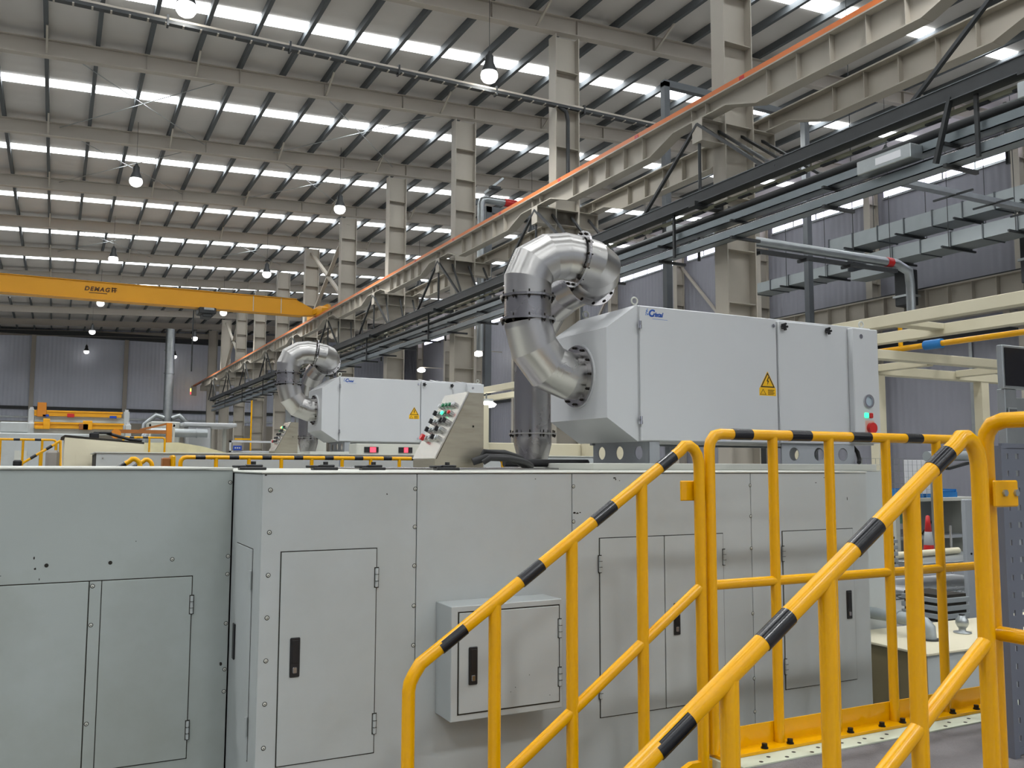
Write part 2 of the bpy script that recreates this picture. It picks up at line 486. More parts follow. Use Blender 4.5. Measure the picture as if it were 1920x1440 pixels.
MB().box(XR - .15, XR - .02, YB, YF, 6.2, 6.45).build('girt', dark_steel, wr)

# ------------------------------------------------------------------ the row of crane columns
HC = 12.33
cfl = MB().box(-.0125, .0125, -.175, .175, 0, HC).mesh('flange', beige)
cwb = MB().box(-.31, .31, -.008, .008, 0, HC).mesh('web', beige)
cst = MB().box(-.31, .31, -.16, .16, -.008, .008).mesh('stiffener', beige)
corb = MB()
corb.box(-.85, .9, -.14, .14, -.02, 0).box(-.85, .9, -.008, .008, -.40, -.02).box(-.85, .9, -.14, .14, -.42, -.40).box(-.85, -.835, -.14, .14, -.40, -.02).box(.885, .9, -.14, .14, -.40, -.02)
corbm = corb.mesh('corbel', beige)
base = MB().box(-.45, .45, -.3, .3, 0, .04).mesh('base_plate', dark_steel)
for k in range(-2, 11):
    y = colY(k)
    c = thing('crane_column', 'beige steel H column of the crane row, ' + (('%s one counted from the front' % ORD[k]) if k >= 0 else 'out of the picture'), 'column', (11.0, y, 0), 'steel columns carrying the crane runway')
    if k == -1: c['label'] = 'beige steel H column of the crane row just before the picture begins'
    if k == -2: c['label'] = 'beige steel H column of the crane row standing furthest behind the viewer'
    inst('flange', cfl, (10.67, y, 0), c); inst('flange', cfl, (11.33, y, 0), c)
    inst('web', cwb, (11.0, y, 0), c)
    for z in [1.6 + .98 * i for i in range(11)]:
        if k < 9: inst('stiffener', cst, (11.0, y, z), c)
    inst('corbel', corbm, (11.0, y, 7.88 if k < 99 else 0), c)
    inst('base_plate', base, (11.0, y, 0), c)
# diagonal bracing between two columns far down the row
for k, nm in ((4, 'fifth'), (8, 'ninth')):
    br = thing('column_bracing', 'beige crossed bracing in the crane row behind the %s column' % nm, 'brace', (11.0, colY(k), 0), 'bracing of the crane row')
    MB().bar((11.0, colY(k), 8.6), (11.0, colY(k + 1), 12.1), .16, .1).build('diagonal', beige, br)
    MB().bar((11.0, colY(k), 12.1), (11.0, colY(k + 1), 8.6), .16, .1).build('diagonal', beige, br)

# ------------------------------------------------------------------ crane runways
def runway(name, label, X, has_rail):
    t = thing(name, label, 'crane runway', (X, colY(-2), 7.9))
    web = [(-3.1, 7.9), (-2.35, 7.9), (-1.6, 7.66), (1.6, 7.66), (2.35, 7.9), (3.1, 7.9), (3.1, 8.13), (-3.1, 8.13)]
    g = MB(); g.prism(web, 'X', -.006, .006)
    for (a, b_) in ((web[0], web[1]), (web[1], web[2]), (web[2], web[3]), (web[3], web[4]), (web[4], web[5])):
        g.bar((0, a[0], a[1]), (0, b_[0], b_[1]), .24, .022)
    g.box(-.16, .16, -3.1, 3.1, 8.13, 8.155)
    gm = g.mesh('girder', beige)
    sm_ = MB().box(-.11, .11, -.006, .006, -.235, .235).mesh('stiffener', beige)
    ss_ = MB().box(-.11, .11, -.006, .006, -.115, .115).mesh('stiffener', beige)
    for k in range(-2, 11):
        yc = colY(k) + 3.1
        if k == 10: continue
        o = inst('girder', gm, (X, yc, 0), t)
        for d in (-2.9, -1.35, -.68, 0, .68, 1.35, 2.9):
            inst('stiffener', ss_ if abs(d) > 2 else sm_, (X, yc + d, 8.015 if abs(d) > 2 else 7.895), o)
    ya, yb = colY(-2), colY(10) + 4.6
    if has_rail:
        MB().box(X - .03, X + .03, ya, yb, 8.155, 8.2).build('rail', dark_steel, t)
        MB().box(X - .145, X - .095, ya, yb, 8.135, 8.25).build('conductor_bar', orange, t)
        cl = MB().box(-.03, .03, -.06, .06, -.035, .04).mesh('bar_clamp', red)
        for k in range(-1, 22): inst('bar_clamp', cl, (X - .12, 11.3 + 3.1 * k, 8.19), t)
    return t
runway('crane_runway', 'beige runway girder of the near bay topped by an orange conductor bar', 10.3, True)
rw2 = runway('crane_runway', 'beige runway girder of the far bay, behind the crane columns', 11.8, False)
# the far bay's second runway along the side wall
t = thing('crane_runway', 'beige runway girder along the right wall with rows of stiffeners', 'crane runway', (27.5, 0, 6.7))
g = MB(); g.box(27.49, 27.51, -6, 44, 6.75, 7.85).box(27.3, 27.7, -6, 44, 7.85, 7.9).box(27.3, 27.7, -6, 44, 6.72, 6.75)
g.build('girder', beige, t)
MB().box(27.45, 27.55, -6, 44, 7.9, 7.98).build('rail', dark_steel, t)
MB().box(26.9, 27.3, -6, 44, 7.0, 7.05).build('walkway', beige, t)
sm_ = MB().box(-.18, 0, -.008, .008, 0, 1.1).mesh('stiffener', beige)
for i in range(54): inst('stiffener', sm_, (27.49, -4 + i * .9, 6.75), t)
nb = MB().box(-.4, .45, -.12, .12, -.5, 0).mesh('bracket', beige)
for k in range(-2, 5): inst('bracket', nb, (28.0, colY(k) - .3, 6.72), t)

# ------------------------------------------------------------------ overhead crane
t = thing('overhead_crane', 'yellow overhead crane bridge spanning the hall with lettering on its girder', 'crane', (0, 39.5, 8.2))
g = MB(); g.prism([(XL + .6, 8.24), (9.55, 8.24), (10.1, 8.28), (10.1, 8.52), (9.25, 8.92), (XL + .6, 8.92)], 'Y', 39.25, 39.75)
g.build('girder', crane_y, t)
MB().box(XL + .6, 9.3, 39.2, 39.8, 8.92, 8.945).box(XL + .6, 9.6, 39.2, 39.8, 8.215, 8.24).build('girder_flange', crane_y, t)
for x in (7.4, 8.6): MB().box(x, x + .03, 39.235, 39.25, 8.25, 8.91).build('girder_joint', offwhite, t)
MB().prism([(38.2, 8.24), (40.8, 8.24), (40.8, 8.46), (40.3, 8.62), (38.7, 8.62), (38.2, 8.46)], 'X', 10.15, 10.45).build('end_truck', crane_y, t)
for yy in (38.5, 40.5): MB().cyl((10.2, yy, 8.33), (10.4, yy, 8.33), .13, 16).build('wheel', dark_steel, t)
MB().bar((10.1, 39.3, 8.4), (10.6, 38.6, 8.62), .2, .2).build('buffer_arm', crane_y, t)
h = MB().box(5.15, 5.85, 39.0, 39.9, 7.95, 8.21, .03).box(5.3, 5.7, 39.05, 39.85, 7.8, 7.96, .03).build('hoist', dark_steel, t)
MB().box(5.35, 5.75, 38.97, 39.0, 8.1, 8.2).build('hoist_cover', zinc, h)
MB().cyl((4.98, 39.4, 5.5), (4.98, 39.4, 8.1), .03, 6).build('pendant_cable', dark_steel, t)
MB().cyl((XL + 1, 39.3, 8.95), (9.4, 39.3, 8.95), .03, 6).build('cable_track', dark_steel, t)
tm = text_mesh('crane_lettering', 'DEMAG', .235, mat('letter_brown', (88, 54, 16), 0.5), .003, .2, .010, 1.25)
inst('lettering', tm, (.78, 39.243, 8.555), t, (math.pi / 2, 0, 0))
MB().box(1.78, 1.83, 39.24, 39.248, 8.55, 8.75).box(1.88, 1.93, 39.24, 39.248, 8.55, 8.75).box(1.78, 1.98, 39.24, 39.248, 8.70, 8.74).box(1.78, 1.98, 39.24, 39.248, 8.62, 8.65).build('emblem', MATS['letter_brown'], t)
MB().box(.95, 1.62, 39.24, 39.248, 8.46, 8.49).build('underline', MATS['letter_brown'], t)

# ------------------------------------------------------------------ high bay lamps
lh = MB().lathe([(.03, .62), (.06, .55), (.10, .5), (.11, .34), (.17, .2), (.19, .14), (.19, .12)][::-1], (0, 0, 0), 20).mesh('lamp_shade', dark_steel)
ll = MB().lathe([(.001, -.15), (.08, -.14), (.15, -.10), (.195, -.03), (.205, .04), (.185, .11)], (0, 0, 0), 20).mesh('lamp_lens', lamp_e)
ll2 = ll.copy(); ll2.materials.clear(); ll2.materials.append(lamp_dim)
RN = {8.7: 'right-hand', 1.96: 'left-hand', -4.8: 'outer left', -11.5: 'leftmost', 16.5: 'far bay', 22.0: 'wall side'}
for X in (8.7, 1.96, -4.8, -11.5, 16.5, 22.0):
    rodh = MB().cyl((0, 0, .6), (0, 0, roof_z(X) - 10.65), .007, 6).mesh('suspension_rod', dark_steel)
    for j in range(-3, 6):
        y = 18.25 + 12.35 * j
        if X > 10 and j > 3: continue
        if X < -5 and j > 3: continue
        where = ('%s lamp from the front' % ORD[j]) if j >= 0 else ('%s lamp behind the viewer' % ORD[-j - 1])
        t = thing('high_bay_lamp', 'bright bell-shaped high bay lamp, %s in the %s row' % (where, RN[X]), 'lamp', (X, y, 10.65), 'high bay lamps under the roof')
        inst('lamp_shade', lh, (X, y, 10.68), t); inst('lamp_lens', ll if j < 5 else ll2, (X, y, 10.68), t)
        inst('suspension_rod', rodh, (X, y, 10.65), t)
        if j == 5: continue
        la = bpy.data.lights.new('lamp_light', 'SPOT'); la.energy = LAMP_W * 4; la.spot_size = math.radians(140); la.spot_blend = .8; la.shadow_soft_size = .4
        la.color = (.97, .985, 1.0)
        lo = bpy.data.objects.new('lamp_light', la); col.objects.link(lo); lo.parent = t; lo.location = (0, 0, -.16)

# ------------------------------------------------------------------ cable trough across the hall
t = thing('cable_trough', 'long dark perforated cable trough crossing the hall under the roof', 'cable trough', (0, 18.5, 10.5))
MB().box(-12, 14, 18.46, 18.60, 10.43, 10.50).build('trough', dark_steel, t)
MB().box(-12, 14, 18.455, 18.47, 10.5, 10.545).build('side_lip', rafter_m, t)
dm = MB().box(0, .035, 18.45, 18.60, 10.42, 10.44).mesh('rung', rafter_m)
for i in range(76): inst('rung', dm, (-11.8 + i * .335, 0, 0), t)
hm = MB().box(-.02, .02, 18.44, 18.60, 10.38, 10.60).mesh('hanger', dark_steel)
for i in range(10): inst('hanger', hm, (-10.6 + i * 2.45, 0, 0), t)
MB().tube([(10.75, 18.52, 10.45), (10.95, 18.52, 10.36), (11.0, 18.52, 10.15), (11.0, 18.52, 8.4)], .05, 8).build('down_cable', dark_steel, t)

# ------------------------------------------------------------------ cable and pipe racks hung from the runway
YT0, YT1 = -2.0, 69.0
t = thing('hanging_cable_tray', 'long dark cable tray rack hung below the crane runway on black rods', 'cable tray', (10.4, 0, 5.4))
MB().box(10.08, 10.11, YT0, YT1, 6.30, 6.50).box(10.08, 10.3, YT0, YT1, 6.30, 6.315).box(10.08, 10.14, YT0, YT1, 6.49, 6.495).build('top_channel', dark_steel, t)
MB().box(10.07, 10.14, YT0, YT1, 6.495, 6.51).box(10.07, 10.085, YT0, YT1, 6.30, 6.31).build('channel_lip', tray_green, t)  # lighter edge strips; the light on the upper edge is put into the colour
MB().box(10.3, 10.34, YT0, YT1, 6.20, 6.26).build('bus_bar', mat('bus_bar_grey', (150, 150, 128), .45), t)
m = MB()
for i in range(60): m.box(10.28, 10.345, 2.0 + i * .62, 2.3 + i * .62, 6.185, 6.21)
m.build('bus_bar_joints', dark_steel, t, 'stuff')
MB().cyl((10.5, YT0, 6.10), (10.5, YT1, 6.10), .075, 10).build('air_pipe', dark_steel, t)
MB().cyl((10.62, YT0, 6.04), (10.62, YT1, 6.04), .03, 8).build('conduit', zinc, t)
tray_mid = mat('tray_galvanised', (128, 136, 140), .36, .55, .1, 2)
def tray(nm, x0, x1, z0, h):
    MB().box(x0, x0 + .012, YT0, YT1, z0, z0 + h).box(x1 - .012, x1, YT0, YT1, z0, z0 + h).box(x0, x1, YT0, YT1, z0, z0 + .012).build(nm, tray_mid, t)
tray('middle_tray', 10.25, 10.48, 5.82, .13)
tray('lower_tray', 10.22, 10.45, 5.53, .14)
MB().cyl((10.4, YT0, 5.73), (10.4, YT1, 5.73), .035, 8).build('conduit', chrome, t)
armm = MB().box(10.15, 10.8, -.025, .025, 5.48, 5.53).box(10.15, 10.8, -.02, .02, 5.78, 5.82).mesh('cross_arm', dark_steel)
for i in range(28): inst('cross_arm', armm, (0, 1.3 + 2.07 * i, 0), t)
drp = MB().box(10.16, 10.2, -.025, .025, 5.48, 6.3).box(10.74, 10.78, -.02, .02, 5.48, 6.3).mesh('drop_arm', dark_steel)
for k in range(-2, 9): inst('drop_arm', drp, (0, colY(k) + .75, 0), t)
hang = MB()
hang.cyl((10.2, 0, 7.44), (10.2, 0, 6.4), .03, 8)
hang.bar((10.17, 0, 7.8), (10.15, 1.75, 6.45), .06, .05).bar((10.17, 0, 7.8), (10.15, -1.75, 6.45), .06, .05)
hang.box(10.0, 11.0, -.09, .09, 6.24, 6.33)
hm = hang.mesh('hanger', dark_steel)
str_ = MB()
for x in (10.65, 11.2, 11.7): str_.bar((x, 0, 7.75), (x - .55, -2.0, 6.4), .05, .045)
strm = str_.mesh('strut', dark_steel)
for k in range(-2, 10):
    inst('hanger', hm, (0, colY(k), 0), t)
    if k < 6: inst('strut', strm, (0, colY(k), 0), t)
for (y, z) in ((8.35, 5.72), (5.95, 5.95)):
    b = MB().box(10.0, 10.25, y - .45, y + .45, z, z + .2, .01).build('junction_box', zinc, t)
    MB().box(9.995, 10.0, y - .3, y + .12, z + .05, z + .15).build('box_label', paper, b)
MB().bar((10.1, 7.35, 6.35), (10.1, 7.6, 5.55), .07, .05).build('brace', dark_steel, t)

# ------------------------------------------------------------------ portal frames of dark pipe rising above the runway
t = thing('pipe_portal', 'dark steel pipe portal standing up beside the second crane column', 'pipe frame', (12.85, 17.0, 0))
MB().box(12.77, 12.93, 16.92, 17.08, 0, 10.9).build('post', tray_green, t)
MB().box(12.77, 17.5, 16.92, 17.08, 10.78, 10.94).build('crossbar', tray_green, t)
MB().box(17.34, 17.5, 16.92, 17.08, 0, 10.78).build('post', tray_green, t)
t = thing('pipe_portal', 'silver lagged pipe portal with a red band beyond the runway', 'pipe frame', (12.2, 26, 0))
MB().tube([(12.12, 26, 5.3), (12.12, 26, 10.15), (12.17, 26, 10.27), (12.3, 26, 10.32), (16.0, 26, 10.32)], .12, 12).build('lagged_pipe', zinc, t)
MB().box(12.28, 12.5, 25.95, 26.15, 0, 10.1).build('post', tray_green, t)
MB().box(12.3, 16.0, 25.95, 26.15, 9.9, 10.1).build('crossbar', tray_green, t)
MB().box(15.8, 16.0, 25.95, 26.15, 0, 9.9).build('post', tray_green, t)
MB().cyl((12.97, 26, 10.32), (13.4, 26, 10.32), .135, 12).build('red_band', red, t)
MB().bar((12.2, 25.9, 10.5), (12.75, 25.6, 11.0), .07, .07).build('camera_arm', zinc, t)
MB().box(12.3, 12.65, 25.6, 25.8, 10.62, 10.7).build('camera_bracket', dark_steel, t)

# ------------------------------------------------------------------ air ducts and pipes of the far bay
def rect_duct(label, x0, x1, z0, z1, ya, yb, step, hang_to=None):
    t = thing('air_duct', label, 'duct', ((x0 + x1) / 2, ya, z0))
    n = int(round((yb - ya) / step)); st = (yb - ya) / n
    sm = MB().box(x0, x1, .012, st - .012, z0, z1).mesh('duct_section', zinc_mat)
    fm = MB().box(x0 - .03, x1 + .03, -.02, .02, z0 - .03, z1 + .03).mesh('flange', tray_green)
    for i in range(n): inst('duct_section', sm, (0, ya + i * st, 0), t)
    for i in range(n + 1): inst('flange', fm, (0, ya + i * st, 0), t)
    am = MB().box(x0 - .45, x1 + .2, -.03, .03, z0 - .1, z0 - .04).mesh('support_arm', dark_steel)
    for i in range(1, n, 2): inst('support_arm', am, (0, ya + i * st, 0), t)
    rm = MB().cyl((0, 0, z0 - .06), (0, 0, 12.9), .012, 6).mesh('drop_rod', dark_steel)
    for i in range(1, n, 2): inst('drop_rod', rm, ((x1 + .15) if z0 > 9 else (x0 - .1), ya + i * st, 0), t)
    return t
rect_duct('upper galvanised air duct along the right wall', 26.0, 27.0, 9.68, 10.2, 4.0, 24.3, 1.1)
rect_duct('lower galvanised air duct running below the upper one', 25.2, 26.2, 8.62, 9.06, 4.0, 21.9, 1.1)
t = rect_duct('short stepped galvanised air duct at the far end of the others', 26.0, 27.0, 8.85, 9.25, 23.4, 28.5, 1.0)
MB().box(26.1, 26.9, 21.9, 23.4, 8.5, 8.8).build('reducer', zinc_mat, t)
t = thing('drop_duct', 'dark vertical duct dropping down the right wall', 'duct', (26.9, 21.6, 0))
MB().box(26.6, 27.1, 21.3, 21.9, 7.3, 8.6, .03).build('shaft', dark_steel, t); MB().box(26.55, 27.15, 21.25, 21.95, 7.6, 7.68).build('flange', zinc, t)
t = thing('drop_duct', 'dark vertical duct at the right edge beside the upper air duct', 'duct', (26.8, 17.0, 0))
MB().box(26.6, 27.1, 16.6, 17.2, 7.3, 9.6, .03).build('shaft', dark_steel, t); MB().box(26.55, 27.15, 16.55, 17.25, 8.0, 8.08).build('flange', zinc, t)
t = thing('lagged_pipe', 'silver lagged pipe crossing the far bay above the filter unit', 'pipe', (13.6, 15, 6.6))
MB().tube([(11.4, 15, 6.62), (18.3, 15, 6.60), (18.75, 15, 6.45), (18.8, 15, 6.1), (18.8, 15, 4.7)], .11, 14).build('lagging', zinc, t)
MB().box(11.4, 18.3, 14.94, 15.06, 6.36, 6.44).build('carrier', dark_steel, t)
MB().cyl((17.95, 15, 6.60), (18.15, 15, 6.60), .12, 14).build('red_band', red, t)
for x in (12.4, 13.8, 15.2, 16.6): MB().box(x - .03, x + .03, 14.85, 15.15, 6.3, 6.37).build('clamp', dark_steel, t)
for x in (13.0, 17.0): MB().cyl((x, 15.13, 6.3), (x, 15.13, roof_z(x)), .01, 6).build('drop_rod', dark_steel, t)
t = thing('strut_beam', 'thin grey steel strut crossing in front of the upper air duct', 'beam', (18, 13, 7.8))
MB().box(15.6, 21.0, 12.95, 13.05, 7.72, 7.84).box(15.6, 21.0, 12.9, 13.1, 7.7, 7.73).build('channel', zinc, t)
for x in (17.8, 19.2, 20.6): MB().box(x - .02, x + .02, 12.5, 13.5, 7.68, 7.72).build('cross_arm', dark_steel, t)

# ================================================================== foreground machine
# small shared pieces
def two_mat(mb1, m1, mb2, m2, name):
    n1 = len(mb1.f); mb1.add(mb2.v, mb2.f); me = mb1.mesh(name, m1); me.materials.append(m2)
    for i, p in enumerate(me.polygons):
        p.material_index = 0 if i < n1 else 1
    return me
def dome(r, h, n=10):
    m = MB(); rings = []
    for (rr, d) in ((r, 0), (r * .85, -h * .6), (r * .45, -h)):
        rings.append([(rr * math.cos(2 * math.pi * k / n), d, rr * math.sin(2 * math.pi * k / n)) for k in range(n)])
    for i in range(2):
        m.add(rings[i] + rings[i + 1], [(k, (k + 1) % n, n + (k + 1) % n, n + k) for k in range(n)], True)
    m.add(rings[2], [tuple(range(n))])
    return m
# a button head screw on a face that looks towards -Y, in a dark washer
screw_me = two_mat(dome(.0065, .004), offwhite, MB().add(
    [(.0086 * math.cos(a), -.0006, .0086 * math.sin(a)) for a in [2 * math.pi * k / 10 for k in range(10)]], [tuple(range(10))])
    .add([(.002 * math.cos(a), -.0044, .002 * math.sin(a)) for a in [2 * math.pi * k / 6 for k in range(6)]], [tuple(range(6))]), seal, 'screw')
hole_me = MB().cyl((0, -.0012, 0), (0, 0, 0), .0075, 10).mesh('screw_hole', seal)
hinge_me = two_mat(MB().cyl((0, -.004, -.034), (0, -.004, .034), .006, 10).box(-.006, .006, -.0012, 0, -.03, .03), paint,
                   MB().box(-.009, .009, -.0008, 0, -.038, .038).box(-.0065, .0065, -.0115, -.004, -.013, -.0115).box(-.0065, .0065, -.0115, -.004, .0115, .013), seal, 'hinge')
def latch(parent, x, z, y, h=.138, w=.036):
    o = MB().box(x - w / 2, x + w / 2, y - .007, y, z - h / 2, z + h / 2, .003).build('latch', black, parent)
    MB().box(x - w * .22, x + w * .22, y - .011, y - .006, z - h * .40, z - h * .24, .003).build('latch_key', steel_dark, o)
    MB().box(x - w * .32, x + w * .32, y - .009, y - .006, z - h * .15, z + h * .44, .002).build('latch_lever', black, o)
    return o
def door(parent, x0, x1, z0, z1, y, m=paint, g=.0036):
    """an access door on a face at y looking towards -Y: dark joint around a plate that stands slightly proud"""
    d = MB().box(x0, x1, y - .005, y + .002, z0, z1, .0012).build('door', m, parent)
    MB().box(x0 - g, x1 + g, y - .0012, y + .001, z0 - g, z1 + g).build('door_seal', seal, d)
    return d

ZT = 1.566
t = thing('machine_enclosure', 'pale grey-green machine enclosure with bolted panels and access doors behind the railings', 'machine', (2.2, 4.8, 0))
M1 = t
MB().box(.675, 3.68, 3.262, 4.4, .05, ZT - .004).box(.675, 5.06, 4.3, 6.4, .05, ZT - .004).build('inner_body', seal, t)
for (a, b_) in ((.665, 1.2495), (1.2525, 1.944), (1.947, 2.9205), (2.9235, 3.687)):
    MB().box(a, b_, 3.25, 3.264, .05, ZT, .0015).build('front_panel', paint, t)
MB().box(.665, .677, 3.2645, 3.817, .05, ZT, .0015).build('side_panel', paint, t)
MB().box(3.68, 3.687, 3.266, 4.3, .05, ZT).box(3.687, 5.07, 4.292, 4.3, .05, ZT).box(5.06, 5.07, 4.3, 6.4, .05, ZT).build('end_panel', paint, t)
MB().box(.66, 3.69, 3.244, 4.34, ZT + .002, ZT + .009, .002).box(.66, 5.075, 4.34, 6.42, ZT + .002, ZT + .009, .002).build('top_plate', offwhite, t)
MB().box(1.60, 3.2, 4.75, 6.2, ZT + .009, ZT + .02, .003).build('hatch_plate', steel_dark, t)
d = door(t, .738, 1.091, .549, 1.288, 3.25); latch(d, .793, .918, 3.246)
for z in (1.182, .652): inst('hinge', hinge_me, (1.092, 3.2455, z), d)
d = door(t, 2.081, 2.4145, .553, 1.291, 3.25)
for z in (1.185, .665): inst('hinge', hinge_me, (2.079, 3.2455, z), d)
d = door(t, 2.4185, 2.747, .553, 1.291, 3.25); latch(d, 2.478, .928, 3.246)
for z in (1.185, .665): inst('hinge', hinge_me, (2.7495, 3.2455, z), d)
d = door(t, 3.112, 3.577, .556, 1.289, 3.25); latch(d, 3.535, .92, 3.246)
for z in (1.185, .66): inst('hinge', hinge_me, (3.1105, 3.2455, z), d)
# side door on the return face looks towards -X
sd = MB().box(.660, .667, 3.385, 3.697, .541, 1.290, .0012).build('door', paint, t)
MB().box(.6638, .666, 3.382, 3.70, .538, 1.293).build('door_seal', seal, sd)
lo_ = MB().box(.653, .660, 3.655, 3.69, .843, .981, .003).build('latch', black, sd)
for z in (1.18, .66): MB().cyl((.656, 3.384, z - .034), (.656, 3.384, z + .034), .006, 10).build('hinge', paint, sd)
for x, zs in ((.693, (1.51, 1.36, 1.21, 1.062, .914, .766, .617)), (1.2435, (1.509, 1.364, 1.217, 1.067, .92, .772)), (1.9525, (1.513, 1.366)), (2.919, (1.51, 1.366, 1.218, .919, .625, .476))):
    for z in zs: inst('screw', screw_me, (x, 3.2499, z), t)
# chipped paint: small dark flakes where the photo shows them
def chips(parent, y, pts, s=.004):
    m = MB()
    for (x, z, w, h) in pts:
        n = 7; a0 = random.random() * 6
        m.poly([(x + w * (0.6 + .5 * random.random()) * math.cos(a0 + 6.283 * k / n), y, z + h * (0.6 + .5 * random.random()) * math.sin(a0 + 6.283 * k / n)) for k in range(n)][::-1])
    return m.build('paint_chip', seal, parent, 'stuff')
chips(t, 3.2496, [(1.957, 1.402, .010, .006), (1.972, 1.40, .008, .004), (1.985, 1.403, .005, .003), (2.16, 1.547, .010, .004), (2.165, 1.541, .004, .004), (2.185, 1.536, .004, .002), (3.40, 1.545, .009, .002), (3.43, 1.535, .003, .006), (3.425, 1.49, .003, .008), (.76, .95, .004, .009), (1.13, 1.49, .003, .004), (1.02, .60, .002, .003), (3.18, .86, .005, .006), (3.20, .875, .002, .004), (2.30, .62, .002, .004), (1.77, 1.545, .004, .002), (3.55, 1.44, .003, .012), (3.34, 1.52, .008, .002), (2.62, 1.55, .004, .003), (.675, 1.563, .006, .003)])

t = thing('machine_enclosure', 'grey-green machine enclosure set back on the left with a pair of hinged doors', 'machine', (-1.2, 4.8, 0))
MB().box(-3.4, .655, 3.83, 6.4, .05, 1.575).build('inner_body', seal, t)
MB().box(-3.4, .6605, 3.82, 3.834, .05, 1.578, .0015).build('front_panel', paint_dirty, t)
MB().box(-3.4, .66, 3.81, 6.42, 1.579, 1.588, .002).build('top_plate', offwhite, t)
MB().box(-.62, .5165, 3.8185, 3.8205, .446, 1.157).build('door_seal', seal, t)
d = MB().box(-.6, .1385, 3.814, 3.819, .45, 1.153, .0012).build('door', paint_dirty, t)
d = MB().box(.1855, .513, 3.814, 3.819, .45, 1.153, .0012).build('door', paint_dirty, t)
for z in (1.043, .557): inst('hinge', hinge_me, (.5145, 3.8145, z), d)
d2 = MB().box(.1425, .1825, 3.8145, 3.819, .40, 1.153, .001).build('centre_strip', paint_dirty, t)
for z in (1.136, .99, .625): inst('screw', screw_me, (.152, 3.8144, z), t)
for x in (-.008, .211, -.23): inst('screw_hole', hole_me, (x, 3.8199, 1.221), t)
inst('screw', screw_me, (.436, 3.8199, 1.224), t)
for z in (1.527, 1.227, 1.155, .958, .776, .689): inst('screw', screw_me, (.6505, 3.8199, z), t)
chips(t, 3.8196, [(-.05, 1.25, .003, .006), (-.045, 1.21, .005, .005), (-.16, 1.19, .008, .002), (-.03, 1.17, .002, .005), (.05, 1.15, .003, .004), (.145, .988, .010, .008), (.635, .80, .007, .01), (.30, 1.30, .002, .002)])

# small electrical box on the machine face
t = thing('electrical_cabinet', 'small grey-green electrical cabinet fixed to the machine face behind the handrail', 'cabinet', (1.57, 3.17, .66))
MB().box(1.335, 1.807, 3.10, 3.249, .66, 1.077, .002).build('cabinet_body', paint, t)
d = MB().box(1.366, 1.792, 3.095, 3.101, .688, 1.052, .0015).build('door', paint, t)
MB().box(1.361, 1.797, 3.0985, 3.1005, .683, 1.057).build('door_seal', seal, d)
latch(d, 1.421, .858, 3.095, .138, .036)
for z in (.965, .78): inst('hinge', hinge_me, (1.7945, 3.0955, z), d)
chips(t, 3.0945, [(1.66, .80, .002, .003), (1.58, .745, .002, .002), (1.6, .76, .002, .002), (1.75, .715, .002, .002)])

# ------------------------------------------------------------------ operator console on top of the machine
def console(label, off=(0, 0, 0), lit=True):
    ox, oy, oz = off
    t = thing('operator_console', label, 'control panel', (1.9 + ox, 4.45 + oy, 1.59 + oz), 'operator consoles')
    A = Vector((1.752 + ox, 0, 1.632 + oz)); B = Vector((1.942 + ox, 0, 1.988 + oz))
    y0, y1 = 4.30 + oy, 4.62 + oy
    MB().prism([(1.752 + ox, 1.588 + oz), (2.03 + ox, 1.588 + oz), (2.03 + ox, 1.984 + oz), (1.947 + ox, 1.984 + oz), (1.762 + ox, 1.632 + oz), (1.752 + ox, 1.632 + oz)], 'Y', y0 + .004, y1 - .004).build('housing', brushed, t)
    d = (B - A).normalized(); nrm = Vector((-d.z, 0, d.x)); L = (B - A).length
    face = MB().obox(((A + B) / 2 + Vector((0, (y0 + y1) / 2, 0)) - nrm * 0.0), (L / 2, (y1 - y0) / 2, .005), (d, Vector((0, 1, 0)), nrm), .002).build('control_face', face_steel, t)
    kinds = [['w', 'g', 'g', 'g', 'w'], ['k', 'z', 'G', 'g', 'r'], ['k', 'z', 'z', 'k', 'k'], ['k', 'z', 'z', 'k', 'z'], ['R', 'z', 'z', 'k', 'z']]
    if not lit: kinds = [['a', 'G', 'G', 'k', 'k'], ['g', 'g', 'k', 'k', 'k'], ['k', 'k', 'z', 'k', 'k'], ['k', 'z', 'k', 'k', 'z'], ['R', 'k', 'k', 'z', 'k']]
    mm = {'w': white, 'g': green_p, 'G': green_e, 'k': black, 'z': zinc, 'r': red, 'R': red, 'a': amber_e}
    for i, row in enumerate(kinds):
        s_ = L * (.80 - .125 * i)
        for j, kd in enumerate(row):
            # columns run from the far edge (small) to the near edge
            c = A + d * s_ + Vector((0, y1 - .055 - j * .046, 0)) + nrm * .005
            bz = MB().cyl(c, c + nrm * .014, .014, 10).build('button_bezel', chrome, t)
            if kd == 'R': MB().cyl(c + nrm * .014, c + nrm * .034, .018, 12).build('emergency_stop', red, bz)
            elif kd == 'k': MB().bar(c + nrm * .022 - d * .013, c + nrm * .022 + d * .013, .012, .02).build('selector', black, bz)
            else: MB().cyl(c + nrm * .014, c + nrm * .024, .0105, 10).build('button', mm[kd], bz)
    MB().box(1.965 + ox, 1.972 + ox, y0 - .002, y0 + .004, 1.80 + oz, 1.81 + oz).build('screw_hole', seal, t)
    return t
console('stainless steel operator console with rows of push buttons on the near machine')
console('second operator console with a lit green button, in front of the far filter unit', (.62, 6.65, .135), False)
t = thing('cable_bundle', 'thick black cable bundle lying behind the operator console', 'cable', (2.2, 4.2, ZT))
